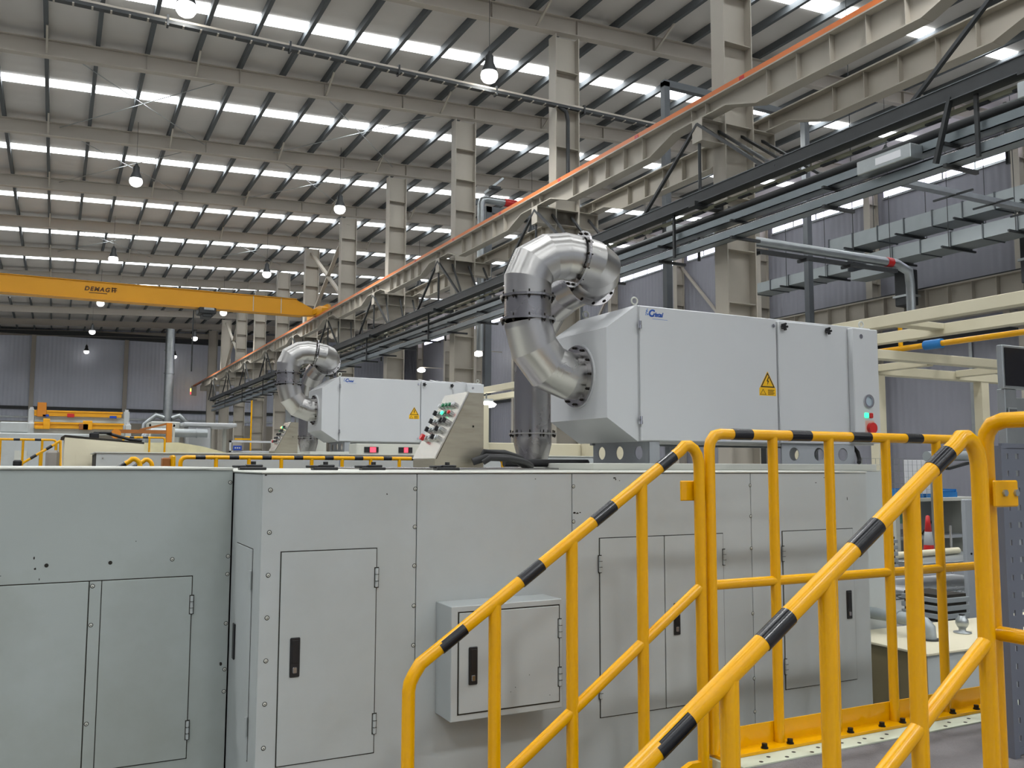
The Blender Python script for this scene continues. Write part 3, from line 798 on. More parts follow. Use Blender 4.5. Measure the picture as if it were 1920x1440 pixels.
for i, (dy, dz, r) in enumerate(((0, .03, .02), (.05, .03, .018), (-.04, .025, .015), (.02, .055, .018))):
    MB().tube([(1.93 + .02 * i, 4.22 + dy, 1.60 + dz * .6), (2.0, 4.2 + dy, 1.612 + dz), (2.12, 4.22 + dy, 1.61 + dz), (2.26, 4.3 + dy, 1.60 + dz * .7), (2.34, 4.38 + dy, 1.583 + r)], r, 10).build('cable', rubber, t)
one('black_hose', MB().cyl((2.45, 4.9, 1.615), (3.05, 4.9, 1.615), .024, 12), rubber, 'straight black hose lying between the duct and the filter stand', 'hose')
# toggle clamps on the edge of the machine top
def clamp(x, y, label, z=ZT + .009):
    t = thing('toggle_clamp', label, 'clamp', (x, y, z), 'black clamps on the machine top')
    MB().box(x - .06, x + .06, y - .03, y + .03, z, z + .014, .003).build('base', black, t)
    MB().box(x - .03, x + .045, y - .022, y + .022, z + .014, z + .026, .003).build('bridge', black, t)
    MB().cyl((x + .005, y, z + .026), (x + .005, y, z + .04), .012, 10).build('knob', black, t)
    MB().cyl((x - .09, y, z + .017), (x - .03, y, z + .017), .006, 8).build('lever', black, t)
clamp(.82, 4.25, 'black toggle clamp on the machine top, the one nearest the machine corner')
clamp(1.16, 4.25, 'black toggle clamp on the machine top, second from the machine corner')
clamp(1.40, 4.25, 'black toggle clamp with a long lever, third from the machine corner')
clamp(1.74, 4.12, 'black toggle clamp just left of the operator console')

# ------------------------------------------------------------------ filter unit
def plate_holes(p0, du, dv, nrm, n, cell, hgt, r, th):
    """row of cells with round holes; p0 corner, du along, dv up"""
    m = MB(); p0, du, dv, nrm = Vector(p0), Vector(du), Vector(dv), Vector(nrm)
    N = 16
    for i in range(n):
        c = p0 + du * (cell * (i + .5)) + dv * (hgt / 2)
        for sgn in (0, 1):
            off = nrm * (th * (.5 if sgn else -.5))
            inner = [c + off + du * r * math.cos(2 * math.pi * k / N) + dv * r * math.sin(2 * math.pi * k / N) for k in range(N)]
            outer = []
            for k in range(N):
                a = 2 * math.pi * k / N; ca, sa = math.cos(a), math.sin(a)
                s_ = 1 / max(abs(ca) / (cell / 2), abs(sa) / (hgt / 2))
                outer.append(c + off + du * ca * s_ + dv * sa * s_)
            fs = [(k, (k + 1) % N, N + (k + 1) % N, N + k) for k in range(N)]
            if sgn: fs = [f[::-1] for f in fs]
            m.add(inner + outer, fs)
            # the box corners the polar rim leaves out
            for qa in (1, 3, 5, 7):
                a = math.pi / 4 * qa
                cor = c + off + du * (cell / 2 * (1 if math.cos(a) > 0 else -1)) + dv * (hgt / 2 * (1 if math.sin(a) > 0 else -1))
                k0_ = int((a / (2 * math.pi)) * N)
                near = sorted(range(N), key=lambda k: (outer[k] - cor).length)[:3]
                near.sort(key=lambda k: (k - (k0_ - N // 2)) % N)
                m.add([outer[near[0]], cor, outer[near[1]]], [(0, 1, 2)]); m.add([outer[near[1]], cor, outer[near[2]]], [(0, 1, 2)])
        a_ = [c + nrm * th * -.5 + du * r * math.cos(2 * math.pi * k / N) + dv * r * math.sin(2 * math.pi * k / N) for k in range(N)]
        b_ = [p + nrm * th for p in a_]
        m.add(a_ + b_, [(k, N + k, N + (k + 1) % N, (k + 1) % N) for k in range(N)])
    return m
def filter_unit(label, off, copy_of=None):
    t = thing('oil_mist_filter', label, 'filter unit', (4.0, 4.8, 1.615), 'oil mist filter units')
    MB().box(3.146, 5.165, 4.47, 5.15, 1.748, 2.583, .004).build('housing', white, t)
    MB().prism([(3.143, 1.746), (3.143, 2.585), (2.921, 2.43), (2.921, 1.886)], 'Y', 4.47, 5.15).build('inlet_hood', white, t)
    d = MB().box(3.152, 4.255, 4.452, 4.471, 1.752, 2.579, .004).build('service_door', white, t)
    for z in (2.458, 1.875):
        MB().cyl((3.147, 4.447, z - .024), (3.147, 4.447, z - .001), .0135, 12).cyl((3.147, 4.447, z + .001), (3.147, 4.447, z + .024), .012, 12).build('hinge', chrome, d)
    for z in (2.53, 1.80): MB().cyl((4.222, 4.44, z), (4.222, 4.453, z), .012, 12).build('lock', chrome, d)
    d = MB().box(4.262, 4.712, 4.440, 4.471, 1.752, 2.567, .005).build('access_panel', white, t)
    for x in (4.298, 4.70):
        for z in (2.528, 1.80):
            k = MB().cyl((x, 4.416, z), (x, 4.441, z), .014, 10)
            for q in range(5):
                a = q * 1.2566
                k.cyl((x + .019 * math.cos(a), 4.412, z + .019 * math.sin(a)), (x + .019 * math.cos(a), 4.428, z + .019 * math.sin(a)), .008, 8)
            k.build('star_knob', black, d)
    c = MB().box(4.93, 5.18, 4.42, 4.471, 1.762, 2.568, .006).build('control_cover', white, t)
    MB().cyl((5.01, 4.416, 2.51), (5.01, 4.426, 2.51), .016, 14).build('lock', chrome, c)
    gz = MB().ringf((5.063, 4.42, 2.055), (0, 1, 0), .034, .048, .022, 24).build('gauge_rim', chrome, c)
    MB().cyl((5.063, 4.419, 2.055), (5.063, 4.426, 2.055), .036, 20).build('gauge_face', skyglass, gz)
    MB().box(5.02, 5.058, 4.408, 4.426, 1.937, 1.974, .006).build('green_lamp', green_e, c)
    MB().box(5.066, 5.10, 4.408, 4.426, 1.937, 1.974, .006).build('red_lamp', red, c)
    pl = MB().box(5.026, 5.116, 4.420, 4.426, 1.815, 1.92).build('switch_plate', MATS['orange_rail'], c)
    MB().cyl((5.078, 4.394, 1.868), (5.078, 4.42, 1.868), .038, 20).build('rotary_switch', red, pl)
    # warning stickers
    y = 4.4514
    st = MB().poly([(4.098, y, 2.112), (4.236, y, 2.112), (4.168, y, 2.225)]).poly([(4.095, y, 2.062), (4.238, y, 2.062), (4.238, y, 2.112), (4.095, y, 2.112)]).build('warning_sticker', warn_y, d)
    o = st
    st.parent = t
    tri = MB()
    def outline(P, w):
        cx, cz = sum(p[0] for p in P) / 3, sum(p[1] for p in P) / 3
        Q = [(cx + (p[0] - cx) * w, cz + (p[1] - cz) * w) for p in P]
        for i in range(3):
            a, b_ = P[i], P[(i + 1) % 3]; a2, b2 = Q[i], Q[(i + 1) % 3]
            tri.poly([(a[0], y - .0004, a[1]), (b_[0], y - .0004, b_[1]), (b2[0], y - .0004, b2[1]), (a2[0], y - .0004, a2[1])])
    outline([(4.106, 2.117), (4.229, 2.117), (4.168, 2.217)], .78)
    tri.poly([(4.172, y - .0004, 2.185), (4.158, y - .0004, 2.157), (4.168, y - .0004, 2.157), (4.164, y - .0004, 2.13), (4.18, y - .0004, 2.162), (4.169, y - .0004, 2.162), (4.18, y - .0004, 2.185)])
    outline([(4.1, 2.068), (4.155, 2.068), (4.127, 2.106)], .78)
    for q in range(4): tri.poly([(4.168, y - .0004, 2.102 - q * .0095), (4.225 - .008 * (q % 2), y - .0004, 2.102 - q * .0095), (4.225 - .008 * (q % 2), y - .0004, 2.098 - q * .0095), (4.168, y - .0004, 2.098 - q * .0095)])
    tri.build('sticker_print', seal, st)
    # maker's mark
    lg = MB()
    for (cx, cz, r) in ((3.203, 2.548, .007), (3.198, 2.535, .005), (3.207, 2.56, .004), (3.196, 2.524, .004), (3.21, 2.528, .006)):
        lg.poly([(cx + r * math.cos(6.283 * k / 8), 4.4512, cz + r * math.sin(6.283 * k / 8)) for k in range(8)][::-1])
    lg.poly([(3.244, 4.4512, 2.503), (3.36, 4.4512, 2.503), (3.36, 4.4512, 2.5005), (3.244, 4.4512, 2.5005)])
    lgo = lg.build('logo_swirl', mat('logo_pale', (96, 128, 190), .4) if 'logo_pale' not in MATS else MATS['logo_pale'], t)
    inst('logo_lettering', LOGO_C, (3.214, 4.4512, 2.517), t, (math.pi / 2, 0, 0)); inst('logo_lettering', LOGO_R, (3.247, 4.4512, 2.518), t, (math.pi / 2, 0, 0))
    # lifting eyes
    for (x, yy) in ((3.16, 4.52), (3.16, 5.09), (5.13, 4.52), (5.13, 5.09)):
        e = MB(); pts = [(x + .022 * math.cos(a), yy, 2.583 + .034 + .022 * math.sin(a)) for a in [6.283 * k / 14 for k in range(15)]]
        e.tube(pts, .0055, 8, caps=False); e.cyl((x, yy, 2.583), (x, yy, 2.598), .01, 10)
        e.build('lifting_eye', offwhite, t)
    # support frame with round cut-outs
    f = MB().box(3.225, 3.30, 4.468, 4.474, 1.615, 1.748).build('stand_front', plinthm, t)
    plate_holes((3.225, 4.474, 1.615), (0, 1, 0), (0, 0, 1), (-1, 0, 0), 3, .21, .133, .043, .006).build('stand_side', plinthm, t)
    plate_holes((4.29, 4.47, 1.615), (1, 0, 0), (0, 0, 1), (0, -1, 0), 3, .225, .133, .045, .006).build('stand_side', plinthm, t)
    plate_holes((4.97, 4.474, 1.615), (0, 1, 0), (0, 0, 1), (-1, 0, 0), 3, .21, .133, .043, .006).build('stand_side', plinthm, t)
    MB().box(3.2, 5.0, 5.08, 5.11, 1.735, 1.748).build('stand_rail', plinthm, t)
    MB().box(2.75, 5.055, 4.36, 5.3, 1.5755, 1.615, .003).build('plinth', offwhite, t)
    MB().tube([(5.03, 4.55, 1.75), (5.03, 4.5, 1.70), (4.99, 4.45, 1.65), (4.93, 4.40, 1.628)], .014, 10).build('drain_hose', rubber, t)
    return t
LOGO_C = text_mesh('logo_lettering', 'C', .060, logo_b, .0003, .2, .0028)
LOGO_R = text_mesh('logo_lettering', 'ristal', .038, logo_b, .0003, .25, .0018)
fu1 = filter_unit('large white oil mist filter unit with warning sticker on the near machine', (0, 0, 0))

# ------------------------------------------------------------------ stainless duct of the filter
R_ = .147
def bolts(parent, c, nrm, r, n, h=.03, ph=0.0):
    c, nrm = Vector(c), Vector(nrm).normalized()
    ref = Vector((0, 0, 1)) if abs(nrm.z) < .9 else Vector((1, 0, 0))
    u = nrm.cross(ref).normalized(); w = nrm.cross(u)
    for k in range(n):
        a = 2 * math.pi * k / n + ph
        p = c + u * math.cos(a) * r + w * math.sin(a) * r
        MB().cyl(p - nrm * h * .5, p + nrm * h * .5, .0045, 6).cyl(p - nrm * h * .35, p + nrm * h * .0, .009, 6).build('bolt', bolt_dark, parent)
def duct(label):
    t = thing('exhaust_duct', label, 'duct', (2.9, 5.2, ZT + .02), 'stainless exhaust ducts')
    zc = 2.16
    # inlet elbow: leaves the hood towards -X and turns up into the riser
    path = [(2.915, 4.80, zc), (2.84, 4.80, zc), (2.70, 4.80, zc + .05), (2.605, 4.80, zc + .16), (2.565, 4.80, zc + .30), (2.56, 4.80, 2.487)]
    e = MB().tube(path, R_, 32, split=True, caps=False).build('inlet_elbow', steel, t)
    fl = MB().ringf((2.905, 4.80, zc), (1, 0, 0), R_ - .002, .195, .014, 36).build('flange', steel_dark, t)
    bolts(fl, (2.90, 4.80, zc), (1, 0, 0), .178, 12, .045)
    MB().ringf((2.916, 4.80, zc), (1, 0, 0), R_ - .01, .204, .01, 36).build('inlet_reflection_ring', white, t)  # white ring painting the pale reflection seen round the inlet
    MB().tube([(2.56, 4.80, 2.497), (2.56, 4.80, 2.623)], R_ - .002, 32, caps=False).build('riser_spool', steel_dark, t)
    for z in (2.49, 2.632):
        fl = MB().ringf((2.56, 4.80, z), (0, 0, 1), R_ - .002, .172, .014, 36).build('flange', steel_dark, t)
        bolts(fl, (2.56, 4.80, z), (0, 0, 1), .160, 10, .05, .2)
    up = [(2.56, 4.80, 2.640), (2.56, 4.80, 2.74), (2.60, 4.792, 2.835), (2.70, 4.777, 2.895), (2.80, 4.762, 2.91), (2.885, 4.75, 2.90)]
    MB().tube(up, R_, 32, split=True, caps=False).build('upper_elbow', steel, t)
    nb = Vector((.97, -.10, -.16)).normalized()
    fl = MB().ringf((2.893, 4.749, 2.899), nb, R_ - .002, .183, .014, 36).build('flange', steel_dark, t)
    bolts(fl, (2.893, 4.749, 2.899), nb, .168, 12, .045)
    rb = [(2.90, 4.748, 2.898), (2.985, 4.75, 2.885), (3.06, 4.785, 2.865), (3.098, 4.85, 2.845), (3.105, 4.94, 2.825)]
    MB().tube(rb, R_, 32, split=True, caps=False).build('return_bend', steel, t)
    nb2 = Vector((.05, .95, -.22)).normalized()
    fl = MB().ringf((3.105, 4.948, 2.823), nb2, R_ - .002, .183, .014, 36).build('flange', steel_dark, t)
    bolts(fl, (3.105, 4.948, 2.823), nb2, .168, 12, .045)
    bk = [(3.105, 4.955, 2.821), (3.09, 5.20, 2.79), (3.07, 5.42, 2.72), (3.055, 5.56, 2.59), (3.05, 5.63, 2.42), (3.05, 5.64, 2.25), (3.05, 5.64, 1.832)]
    MB().tube(bk, R_ - .012, 28, split=True, caps=False).build('down_pipe', steel_dark, t)
    fl = MB().ringf((3.05, 5.64, 1.826), (0, 0, 1), R_ - .014, .172, .01, 32).build('flange', steel, t)
    bolts(fl, (3.05, 5.64, 1.826), (0, 0, 1), .160, 10, .05)
    MB().tube([(3.05, 5.64, 1.82), (3.05, 5.64, 1.75), (3.05, 5.64, 1.64), (3.05, 5.64, 1.60), (3.05, 5.64, 1.578)], .1, 28, caps=False, rs=[R_ - .012, R_ - .012, .108, .104, .11]).build('base_cone', steel_dark, t)
    MB().ringf((3.05, 5.64, 1.588), (0, 0, 1), .1, .13, .01, 28).build('base_ring', steel, t)
    return t
du1 = duct('tall looping stainless steel exhaust duct of the near filter unit')

# ================================================================== stairs, platform, railings
RT = .021   # tube radius
def rail_bands(parent, segs, r=RT + .0012):
    for p, q in segs: MB().cyl(p, q, r, 18).build('black_band', band, parent)
def stair_rail(label):
    Y = 2.68; t = thing('stair_handrail', label, 'handrail', (1.6, Y, 0), 'handrails of the steel stair')
    zl = lambda x: 1.052 + .6625 * (x - 1.161)
    top = [(1.012, Y, .06), (1.012, Y, .90), (1.016, Y, .925), (1.028, Y, .948), (1.05, Y, zl(1.05) + .002)]
    x1 = 2.045
    top += [(x1, Y, zl(x1))]
    # bend over into the end post
    ctr = (2.085, 1.602); r = .075
    ang0 = math.degrees(math.atan2(zl(x1) - ctr[1], x1 - ctr[0])) 
    top += [(2.07, Y, zl(2.07) - .001), (2.092, Y, 1.674), (2.115, Y, 1.675), (2.137, Y, 1.662), (2.152, Y, 1.640), (2.159, Y, 1.610), (2.16, Y, 1.58), (2.16, Y, .50)]
    MB().tube(top, RT, 18).build('top_rail', yellow, t)
    for x in (1.309, 1.603, 1.897): MB().cyl((x, Y, max(.02, .55 - (2.16 - x) * .62)), (x, Y, zl(x) - .005), RT, 16).build('post', yellow, t)
    zm = lambda x: .640 + .69 * (x - 1.413)
    MB().cyl((1.012, Y, zm(1.012)), (2.16, Y, zm(2.16)), RT * .92, 16).build('mid_rail', yellow, t)
    rail_bands(t, [((a, Y, zl(a)), (b_, Y, zl(b_))) for a, b_ in ((1.116, 1.20), (1.404, 1.484), (1.692, 1.776), (1.978, 2.042))])
    MB().prism([(.9, .0), (1.15, .0), (2.2, .40), (2.2, .53), (2.1, .53)], 'Y', Y - .012, Y + .012).build('stringer', yellow, t)
    return t
srf = stair_rail('yellow stair handrail with black bands on the far side of the steps')
srn = copy_tree(srf, (0, 1.535 - 2.68, 0), label='yellow stair handrail with black bands on the near side, closest to the viewer')
def fence(label, Y, x0, x1, posts, bands, ztop, zbot, toe=True):
    t = thing('guard_rail', label, 'railing', ((x0 + x1) / 2, Y, zbot), 'guard railings')
    c = .055
    MB().tube([(x0, Y, zbot), (x0, Y, ztop - c), (x0 + c * .12, Y, ztop - c * .55), (x0 + c * .45, Y, ztop - c * .13), (x0 + c, Y, ztop), (x1 - c, Y, ztop), (x1 - c * .45, Y, ztop - c * .13), (x1 - c * .12, Y, ztop - c * .55), (x1, Y, ztop - c), (x1, Y, zbot)], RT, 18).build('top_rail', yellow, t)
    for x in posts: MB().cyl((x, Y, zbot), (x, Y, ztop - .004), RT * .95, 16).build('post', yellow, t)
    zm = zbot + .535 * (ztop - zbot) - .02
    MB().cyl((x0, Y, zm), (x1, Y, zm), RT * .9, 16).build('mid_rail', yellow, t)
    rail_bands(t, [((a, Y, ztop), (b_, Y, ztop)) for a, b_ in bands])
    if toe:
        MB().box(x0, x1, Y + .012, Y + .017, zbot, zbot + .075).box(x0 - .01, x1 + .02, Y - .055, Y + .017, zbot - .012, zbot, .001).build('toe_plate', yellow, t)
    return t
gr1 = fence('yellow and black banded guard rail along the far edge of the platform', 2.68, 2.21, 3.80, (2.527, 2.832, 3.164, 3.485), ((2.321, 2.414), (2.617, 2.724), (2.956, 3.066), (3.284, 3.383)), 1.722, .548)
for x in (2.417, 2.545, 2.865, 3.043, 3.165, 3.475, 3.629):
    MB().cyl((x, 2.642, .548), (x, 2.642, .553), .014, 12).cyl((x, 2.642, .553), (x, 2.642, .566), .011, 6).build('anchor_bolt', bolt_dark, gr1)
MB().box(2.09, 2.255, 2.702, 2.709, 1.47, 1.545, .004).build('joint_plate', yellow, gr1)
# guard rail that runs from the head of the stairs back towards the viewer's side
t = thing('guard_rail', 'yellow guard rail at the right edge with a bolted joint plate', 'railing', (2.215, .9, .53), 'guard railings')
X = 2.215
MB().tube([(X, 1.553, .53), (X, 1.553, 1.665), (X, 1.547, 1.69), (X, 1.53, 1.712), (X, 1.498, 1.722), (X, -.6, 1.722), (X, -.6, .53)], RT, 18).build('top_rail', yellow, t)
for y in (1.1, .62, .14, -.3): MB().cyl((X, y, .53), (X, y, 1.72), RT, 16).build('post', yellow, t)
MB().cyl((X, 1.553, 1.168), (X, -.6, 1.168), RT * .92, 16).build('mid_rail', yellow, t)
jp = MB().box(2.185, 2.285, 1.512, 1.52, 1.495, 1.565, .006).build('joint_plate', yellow, t)
for x in (2.225, 2.272): MB().cyl((x, 1.506, 1.532), (x, 1.513, 1.532), .0095, 6).build('bolt', zinc, jp)
# platform and steps
t = thing('work_platform', 'raised steel platform with grey anti-slip mat and pale perforated edging', 'platform', (3.6, 1.4, 0))
MB().box(2.20, 5.6, -1.2, 2.605, .44, .524).build('deck', dark_steel, t)
MB().box(2.24, 5.6, -1.2, 2.60, .524, .532, .002).build('anti_slip_mat', matgrey, t)
MB().box(2.19, 5.6, 2.605, 2.72, .42, .536, .002).build('edge_kerb', cream_edge, t)
MB().box(2.22, 5.6, 2.535, 2.605, .5325, .5375).build('edge_strip', cream_edge, t)
hme = MB().cyl((0, 0, .5376), (0, 0, .5384), .008, 8).mesh('strip_hole', seal)
for i in range(26): inst('strip_hole', hme, (2.32 + .062 * i, 2.585 if i % 2 else 2.555, 0), t)
for (x, y) in ((2.35, -1.0), (5.4, -1.0), (5.4, 2.5), (2.35, 2.5), (3.8, 2.5), (3.8, -1.0)): MB().box(x - .04, x + .04, y - .04, y + .04, 0, .44).build('leg', dark_steel, t)
for i in range(2): MB().box(1.35 + .42 * i, 1.80 + .42 * i, 1.56, 2.66, .14 + .176 * i, .18 + .176 * i).build('step', dark_steel, t)
# pegboard beside the platform
t = thing('pegboard_panel', 'grey perforated pegboard panel standing at the right edge', 'pegboard', (3.6, 2.19, .532))
m = MB(); px, pz, hs = .062, .0655, .0105
x0, z0 = 3.215, .56
nx, nz = 10, 17
for i in range(nx):
    for k in range(nz):
        cx, cz = x0 + px * (i + .5), z0 + pz * (k + .5)
        a = [(cx - px / 2, 2.19, cz - pz / 2), (cx + px / 2, 2.19, cz - pz / 2), (cx + px / 2, 2.19, cz + pz / 2), (cx - px / 2, 2.19, cz + pz / 2)]
        b_ = [(cx - hs, 2.19, cz - hs), (cx + hs, 2.19, cz - hs), (cx + hs, 2.19, cz + hs), (cx - hs, 2.19, cz + hs)]
        c_ = [(p[0], 2.196, p[2]) for p in b_]; e_ = [(p[0], 2.196, p[2]) for p in a]
        for q in range(4):
            r_ = (q + 1) % 4
            m.poly([a[q], a[r_], b_[r_], b_[q]]); m.poly([b_[q], b_[r_], c_[r_], c_[q]]); m.poly([c_[q], c_[r_], e_[r_], e_[q]])
m.build('perforated_sheet', pegm, t)
for x in (3.185, 3.835): MB().box(x, x + .03, 2.17, 2.20, .533, 1.68).build('side_edge', pegm, t)
MB().box(3.215, 3.835, 2.186, 2.20, 1.673, 1.69).box(3.215, 3.835, 2.186, 2.20, .536, .56).build('rim', pegm, t)

# ================================================================== second production line
off2 = (.09, 6.75, .152)
copy_tree(fu1, off2, label='smaller-looking second white oil mist filter unit in the row behind')
copy_tree(du1, off2, label='looping stainless steel exhaust duct of the second filter unit behind')
# clear film lying on the second filter
m = MB()
for i in range(14):
    x = 4.4 + .055 * i
    m.add([(x, 11.3, 2.737), (x + .05, 11.3, 2.737), (x + .05 - .02, 11.6, 2.76 + .03 * math.sin(i * 1.9)), (x, 11.6, 2.75 + .04 * abs(math.sin(i * 1.3)))], [(0, 1, 2, 3)])
one('plastic_film', m, paper, 'crumpled clear plastic film lying on top of the second filter unit', 'plastic film')
t = thing('machine_enclosure', 'long grey-green machine enclosure of the second line behind the far guard rail', 'machine', (2.8, 11.5, 0))
MB().box(.39, 6.4, 10.012, 11.4, .05, 1.705).box(1.2, 5.3, 11.4, 12.9, .05, 1.705).build('inner_body', seal, t)
for a, b_ in ((.38, 1.527), (1.533, 2.9), (2.906, 4.3), (4.306, 6.4)): MB().box(a, b_, 10.0, 10.014, .05, 1.71, .002).build('front_panel', paint, t)
MB().box(.37, 6.41, 9.99, 11.42, 1.712, 1.725, .002).box(1.19, 5.31, 11.42, 12.9, 1.712, 1.725, .002).build('top_plate', offwhite, t)
for x in (.44, 1.50, 2.87): 
    for z in (1.66, 1.5, 1.34): inst('screw', screw_me, (x, 9.9995, z), t)
gr2 = fence('yellow and black banded guard rail in front of the second machine line', 9.43, 1.12, 4.70, (1.46, 1.785, 2.115, 2.435, 2.765, 3.085, 3.415, 3.74, 4.07, 4.4), tuple((1.26 + .328 * i, 1.355 + .328 * i) for i in range(10)), 1.672, .5)
copy_tree(srf, (-1.30, 6.75, -.03), label='yellow stair handrail of the second line, the one nearer its guard rail')
copy_tree(srn, (-1.50, 6.75, -.03), label='yellow stair handrail of the second line, on its viewer side')
t = thing('joint_bracket', 'brown and yellow bolted bracket joining the rails of the second line', 'bracket', (.99, 9.3, .5))
MB().box(.93, 1.0, 9.2, 9.35, 1.50, 1.665, .01).build('plate', rust, t); MB().box(1.005, 1.05, 9.2, 9.4, 1.48, 1.69, .015).build('clamp_plate', yellow, t)
MB().box(.95, 1.03, 9.24, 9.34, 0, 1.5).build('post', yellow, t)
# low displays and fittings seen under the second filter
t = thing('meter_box', 'pale instrument box with red lit displays below the second filter unit', 'instrument', (3.7, 10.6, 1.725))
MB().box(3.25, 4.35, 10.5, 10.8, 1.725, 1.86, .006).build('box_body', offwhite, t)
for x, w in ((3.42, .075), (3.86, .05)):
    e = MB().box(x - .07, x + .11, 10.49, 10.5, 1.75, 1.82).build('display_bezel', black, t)
    MB().box(x, x + w, 10.484, 10.49, 1.755, 1.815).build('display', red_e, e)
for x in (4.12, 4.2): MB().cyl((x, 10.45, 1.725), (x, 10.45, 1.83), .02, 10).build('brass_fitting', ora2, t)
# cream block left of the second line
t = thing('cream_enclosure', 'cream painted machine cover with a sloping top, left of the second line', 'machine', (.5, 12.2, 0))
MB().prism([(.085, 0), (.95, 0), (.95, 1.84), (.10, 1.915)], 'Y', 11.5, 13.0).build('cover', cream, t)
MB().prism([(.06, 1.91), (.1, 1.935), (.95, 1.862), (.95, 1.842)], 'Y', 11.5, 13.0).build('top_edge', seal, t)
MB().box(.22, .8, 11.494, 11.5, 1.2, 1.72).build('access_panel', cream, t)
MB().box(.36, .46, 11.6, 11.8, 1.9, 1.97, .01).box(.40, .60, 11.65, 11.75, 1.96, 1.985, .008).build('latch', black, t)
MB().tube([(.55, 11.7, 1.97), (.68, 11.65, 1.93), (.8, 11.6, 1.895), (.93, 11.58, 1.88)], .018, 8).build('hose', rubber, t)
one('grey_stub', MB().box(-.09, .055, 11.6, 11.8, 0, 1.76, .03), mat('grey_cast', (150, 144, 136), .5), 'short grey cast housing beside the cream cover', 'housing')

# ================================================================== further back
# railing and steps at the left edge
t = fence('yellow guard rail with black bands at the far left edge', 18.0, -2.2, .02, (-1.9, -1.55, -1.2, -.85, -.5, -.2), ((-1.7, -1.6), (-1.35, -1.25), (-1.0, -.9), (-.65, -.55), (-.32, -.22)), 2.03, 1.0)
t = thing('stair_handrail', 'slanting yellow and black handrail of the steps at the far left', 'handrail', (-.2, 16.5, 0))
MB().tube([(-.58, 16.5, 1.0), (-.5, 16.5, 1.58), (.08, 16.5, 1.98), (.12, 16.5, 1.0)], .022, 10).build('top_rail', yellow, t)
for a, b_ in ((-.34, -.26), (-.12, -.04)): MB().cyl((a, 16.5, 1.58 + (a + .5) * .69), (b_, 16.5, 1.58 + (b_ + .5) * .69), .026, 10).build('black_band', band, t)
for x in (-.2, .02): MB().cyl((x, 16.5, .9), (x, 16.5, 1.58 + (x + .5) * .69), .022, 8).build('post', yellow, t)
MB().box(-.62, .2, 16.45, 16.55, 0, 1.0).build('stringer', ora2, t)
one('pendant_box', MB().box(-.50, -.44, 15.4, 15.5, 0, 1.62, .01).box(-.55, -.43, 15.38, 15.52, 1.56, 1.66, .02), black, 'black pedestal switch in front of the far left steps', 'switch')
t = thing('machine_enclosure', 'wide pale green machine far off behind the left railing', 'machine', (-.6, 50, 0))
MB().box(-2.3, 1.5, 46, 50, 0, 3.0, .05).box(-2.25, -1.1, 46.2, 49, 3.0, 3.5, .05).build('body', paint, t)
MB().box(1.0, 1.2, 45.95, 46, 2.35, 2.5).build('lamp_window', white, t)
for x in (-1.6, -.3, .9): MB().box(x, x + .5, 45.96, 46, .6, 2.2).build('door', offwhite, t)
# two gantry loaders in front of the end wall
def gantry(label, Y, zl, zb, zo, x0, x1, extra):
    t = thing('gantry_loader', label, 'gantry', ((x0 + x1) / 2, Y, 0), 'gantry loaders at the end wall')
    for x in (x0, x1): MB().box(x - .17, x + .17, Y - .2, Y + .2, 0, zl, .03).build('leg', paint, t)
    for x in (x0, x1): MB().box(x - .1, x + .1, Y - .12, Y + .12, zl, zl + .12).build('cap', white, t)
    MB().box(x0, x1, Y - .1, Y + .25, zb - .2, zb + .12, .02).build('beam', offwhite, t)
    MB().box(x0 + .15, x1 - .3, Y - .35, Y - .1, zo, zo + .3, .02).box(x0 + .15, x1 - .25, Y - .4, Y - .3, zo + .26, zo + .36).build('carriage_beam', crane_y, t)
    for (x, w, h, mm) in extra: MB().box(x, x + w, Y - .5, Y - .3, zo - .05, zo + h, .02).build('carriage', mm, t)
    return t
gantry('taller gantry loader with an orange beam at the end wall', 62.0, 4.95, 4.38, 4.53, -1.35, 4.0, ((-1.05, .5, .82, ora2), (-.75, .35, .1, signblue), (.6, .4, .18, red), (3.0, .4, .1, signblue)))
gantry('lower gantry loader with an orange beam in front of the taller one', 58.0, 3.95, 3.50, 3.64, -1.25, 3.85, ((-.65, .35, .55, crane_y), (1.2, .5, .3, rust), (1.4, .5, .48, crane_y), (-1.05, .4, .12, crane_y)))
# exhaust stack with two side branches
t = thing('exhaust_stack', 'tall galvanised exhaust stack with two side branches before the end wall', 'duct', (7.3, 70, 0))
MB().cyl((7.3, 70, 0), (7.3, 70, 11.6), .33, 20).build('stack', zinc, t)
for z in (4.6, 8.3, 10.0): MB().ringf((7.3, 70, z), (0, 0, 1), .3, .38, .06, 20).build('flange', zinc, t)
for s_ in (-1, 1): MB().tube([(7.3 + s_ * .25, 69.9, 5.0), (7.3 + s_ * .8, 69.9, 5.2), (7.3 + s_ * 1.6, 69.9, 4.5), (7.3 + s_ * 1.65, 69.9, 3.4)], .17, 12).build('branch', zinc, t)
